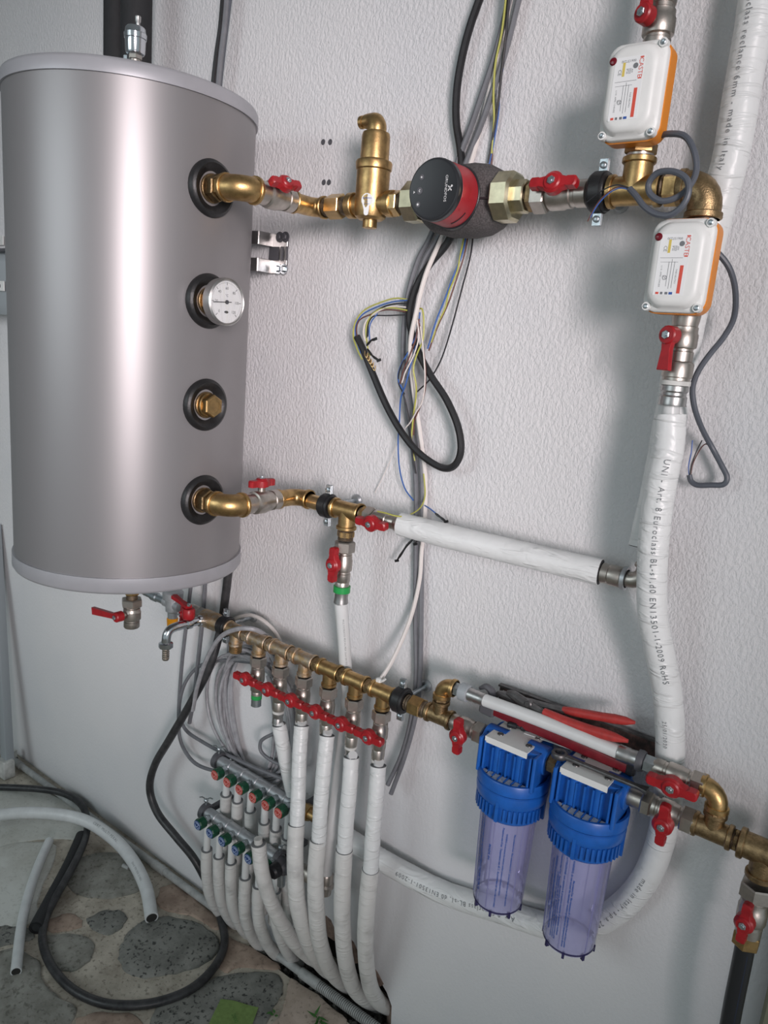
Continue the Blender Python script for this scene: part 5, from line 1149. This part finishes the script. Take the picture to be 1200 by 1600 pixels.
mk('pencil_marks', b, 'leaf_green', pp)
def leafs(label, cx, cy_, n, s, L):
    b = B(); rn = random.Random(s)
    for k in range(n):
        o_ = onfloor(cx + rn.uniform(-6, 6), cy_ + rn.uniform(-5, 5), .007); q = rn.uniform(0, 6.28); d = V((math.cos(q), math.sin(q), .25)).normalized(); w_ = d.cross(Z).normalized(); l = L * rn.uniform(.6, 1)
        b.prism(o_, d, w_, d.cross(w_), [(0, -.001), (l * .4, -.003), (l, 0), (l * .4, .003), (0, .001)], 0, .0006)
    return one('leaf_scrap', label, 'leaf', b, 'leaf_green')
leafs('small green leaf scrap beside the green paper', 424, 1582, 5, 2, .013)
leafs('green grass sprig lying near the corrugated conduit', 496, 1592, 7, 5, .032)
# ================================================================== TOOLS ON THE FILTER BRACKETS
zs = zt(.868) + .003
a, b_ = at(781, 1080, .012), at(1028, 1170, .012); d = (b_ - a).normalized(); up = Z - d * d.z
e = thing('angle_bar', 'rusty brown steel angle bar leaning on the wall above the filters', 'steel bar', (a + b_) / 2)
L = (b_ - a).length; m_ = (a + b_) / 2
mk('web', B().box(m_, (L, .003, .030), (d, Y, up)), 'rust_brown', e)
mk('flange', B().box(m_ + up * .0145 + OUT * .004, (L, .010, .003), (d, Y, up)), 'tool_steel', e)
mk('slot', B().box(a + d * .012 + up * .002 + OUT * .0018, (.010, .0012, .006), (d, Y, up)), 'print_white', e)
def grip(p, r, m, n=14): return B().tube(A(*p), [r * .8, r, r * 1.05, r, r * 1.08, r * .9, r * .35], n, 6)
e = thing('pliers', 'slip joint pliers with two bright red grips above the filters', 'pliers', at(830, 1100, .06))
b = B().tube(A((774, 1088, .055), (782, 1084, .056), (800, 1092, .058), (830, 1101, .060), (858, 1106, .058), (884, 1112, .055)), [.003, .006, .009, .010, .007, .006], 10, 5)
b.tube(A((792, 1082, .062), (802, 1086, .062), (822, 1100, .066), (845, 1112, .072), (860, 1118, .074)), [.004, .008, .0095, .007, .006], 10, 5)
mk('jaws', b, 'tool_steel', e)
c = at(826, 1100, .072); jb = mk('pivot', B().rev(c, OUT, [(-.006, .007), (.003, .007), (.005, .005)], 16), 'tool_steel', e)
mk('grip', grip([(880, 1109, .055), (905, 1114, .055), (940, 1120, .055), (970, 1125, .056), (992, 1129, .057)], .0072, 0), 'red_grip', e)
mk('grip', grip([(850, 1112, .075), (880, 1126, .078), (920, 1140, .080), (950, 1149, .082), (981, 1158, .084)], .0080, 0), 'red_grip', e)
e = thing('pipe_wrench', 'long dark red pipe wrench lying behind the white bypass pipe', 'wrench', at(860, 1150, .06))
a, b_ = at(768, 1106, .060), at(985, 1202, .060); d = (b_ - a).normalized(); up = (Z - d * d.z).normalized(); nn = d.cross(up)
b = B(); b.loft(a, nn, up, d, [(0, .006, .010, .003), (.05, .006, .011, .003), ((b_ - a).length, .006, .008, .003)], 2); mk('handle', b, 'dark_red_paint', e)
b = B().box(a - d * .006, (.030, .016, .030), (d, nn, up), .003); b.tube([a + up * .010, a - d * .004 + up * .028, a - d * .016 + up * .034, a - d * .028 + up * .026], [.007, .007, .006, .003], 8, 4)
mk('jaw', b, 'dark_grey_plastic', e); mk('end_cap', B().box(b_, (.016, .014, .020), (d, nn, up), .003), 'black_plastic', e)
e = thing('ring_spanner', 'grey steel ring spanner lying on the right filter bracket', 'spanner', at(873, 1181, .098))
a, b_ = at(874, 1181, .098), at(1012, 1236, .098); a.z = b_.z = zs + .006; d = (b_ - a).normalized()
mk('ring', B().rev(a - Z * .0045, Z, [(0, .0078), (0, .0120), (.002, .0132), (.007, .0132), (.009, .0120), (.009, .0078)], 24, closed=True), 'tool_steel', e)
b = B(); b.loft(a, Y, Z, d, [(.011, .006, .0035, .002), (.03, .0045, .0028, .002), ((b_ - a).length * .9, .005, .0028, .002), ((b_ - a).length, .009, .0035, .002)], 2); mk('shaft', b, 'tool_steel', e)
e = thing('screwdriver_bit', 'black jointed screwdriver bit holder on the left filter bracket', 'bit holder', at(815, 1139, .07))
a, b_ = at(792, 1136, .070), at(850, 1147, .050); a.z = b_.z = zs + .006; d = (b_ - a); L = d.length
mk('shank', B().rev(a, d, [(0, .0030), (.004, .0055), (L * .25, .0055), (L * .27, .0035), (L * .36, .0035), (L * .38, .0055), (L * .62, .0055), (L * .64, .0038), (L * .72, .0038), (L * .74, .005), (L, .0045)], 12), 'black_plastic', e)
a = at(880, 1150, .035); b = B().box(V((a.x, -.040, zs + .002)), (.115, .050, .0012), (V((1, .1, 0)), V((-.1, 1, 0)), Z)); pa = one('paper_sheet', 'grey leaflet lying among the tools on the filter brackets', 'paper', b, 'pex_grey')
b = B()
for k in range(3): b.box(V((a.x + .01, -.028 - .012 * k, zs + .0028)), (.05, .002, .0003), (V((1, .1, 0)), V((-.1, 1, 0)), Z))
mk('print', b, 'print_grey', pa)
# ================================================================== LEFT BACKGROUND
p1, p2 = at(10, 398, .05), at(10, 492, .05)
xr = at(14, 440, .12).x + .02
e = thing('wall_casing', 'grey enamelled casing on the wall left behind the tank', 'casing', V((xr - .3, -.05, p2.z)))
b = B(); b.loft(V((xr - .30, 0, (p1.z + p2.z) / 2)), X, Z, OUT, [(0, .30, (p1.z - p2.z) / 2, .01), (.085, .30, (p1.z - p2.z) / 2, .03), (.10, .285, (p1.z - p2.z) / 2 - .02, .03)], 5); mk('body', b, 'grey_enamel', e)
mk('upper_edge', B().box(V((xr - .30, -.055, p1.z + .004)), (.59, .11, .008), ch=.002), 'dark_grey_plastic', e)
for y, lb in ((376, 'white perforated mounting rail above the grey casing'), (447, 'white perforated mounting rail across the grey casing')):
    off = .004 if y == 376 else .104
    z = at(4, y, off).z; xe = at(6.5 if y == 376 else 8, y, off).x
    r_ = thing('mounting_rail', lb, 'rail', V((xe - .25, -off, z)))
    mk('strip', B().box(V((xe - .25, -off - .002, z)), (.5, .004, .026), ch=.0008), 'white_plastic', r_)
    for k in range(4): mk('screw', B().rev(V((xe - .022 - .12 * k, -off - .004, z)), OUT, [(0, .006), (.002, .005), (.003, .002)], 12), 'dark_grey_plastic', r_)
# leg of a folding stand at the left edge
f0 = onfloor(10, 1212, .0); e = thing('stand_leg', 'grey metal leg of a stand with white plastic feet at the left edge', 'stand', f0)
a = onfloor(12, 1190, .045); t_ = a + V((-.16, .06, .75))
b = B(); dd = (t_ - a).normalized(); u = (X - dd * dd.x).normalized(); b.loft(a, u, dd.cross(u), dd, [(0, .018, .014, .003), ((t_ - a).length, .018, .014, .003)], 2); mk('leg', b, 'grey_enamel', e)
b = B(); b.loft(V((f0.x, f0.y, 0)), X, Y, Z, [(0.002, .024, .019, .005), (.055, .023, .018, .005), (.060, .020, .016, .005)], 3); mk('foot', b, 'dirty_white', e)
g0 = onfloor(21, 1192, .0)
mk('small_foot', B().box(V((g0.x, g0.y, .035)), (.020, .020, .030), ch=.003), 'dirty_white', e); mk('rubber_tip', B().box(V((g0.x, g0.y, .011)), (.024, .024, .020), ch=.003), 'black_rubber', e)
bpy.context.view_layer.update()
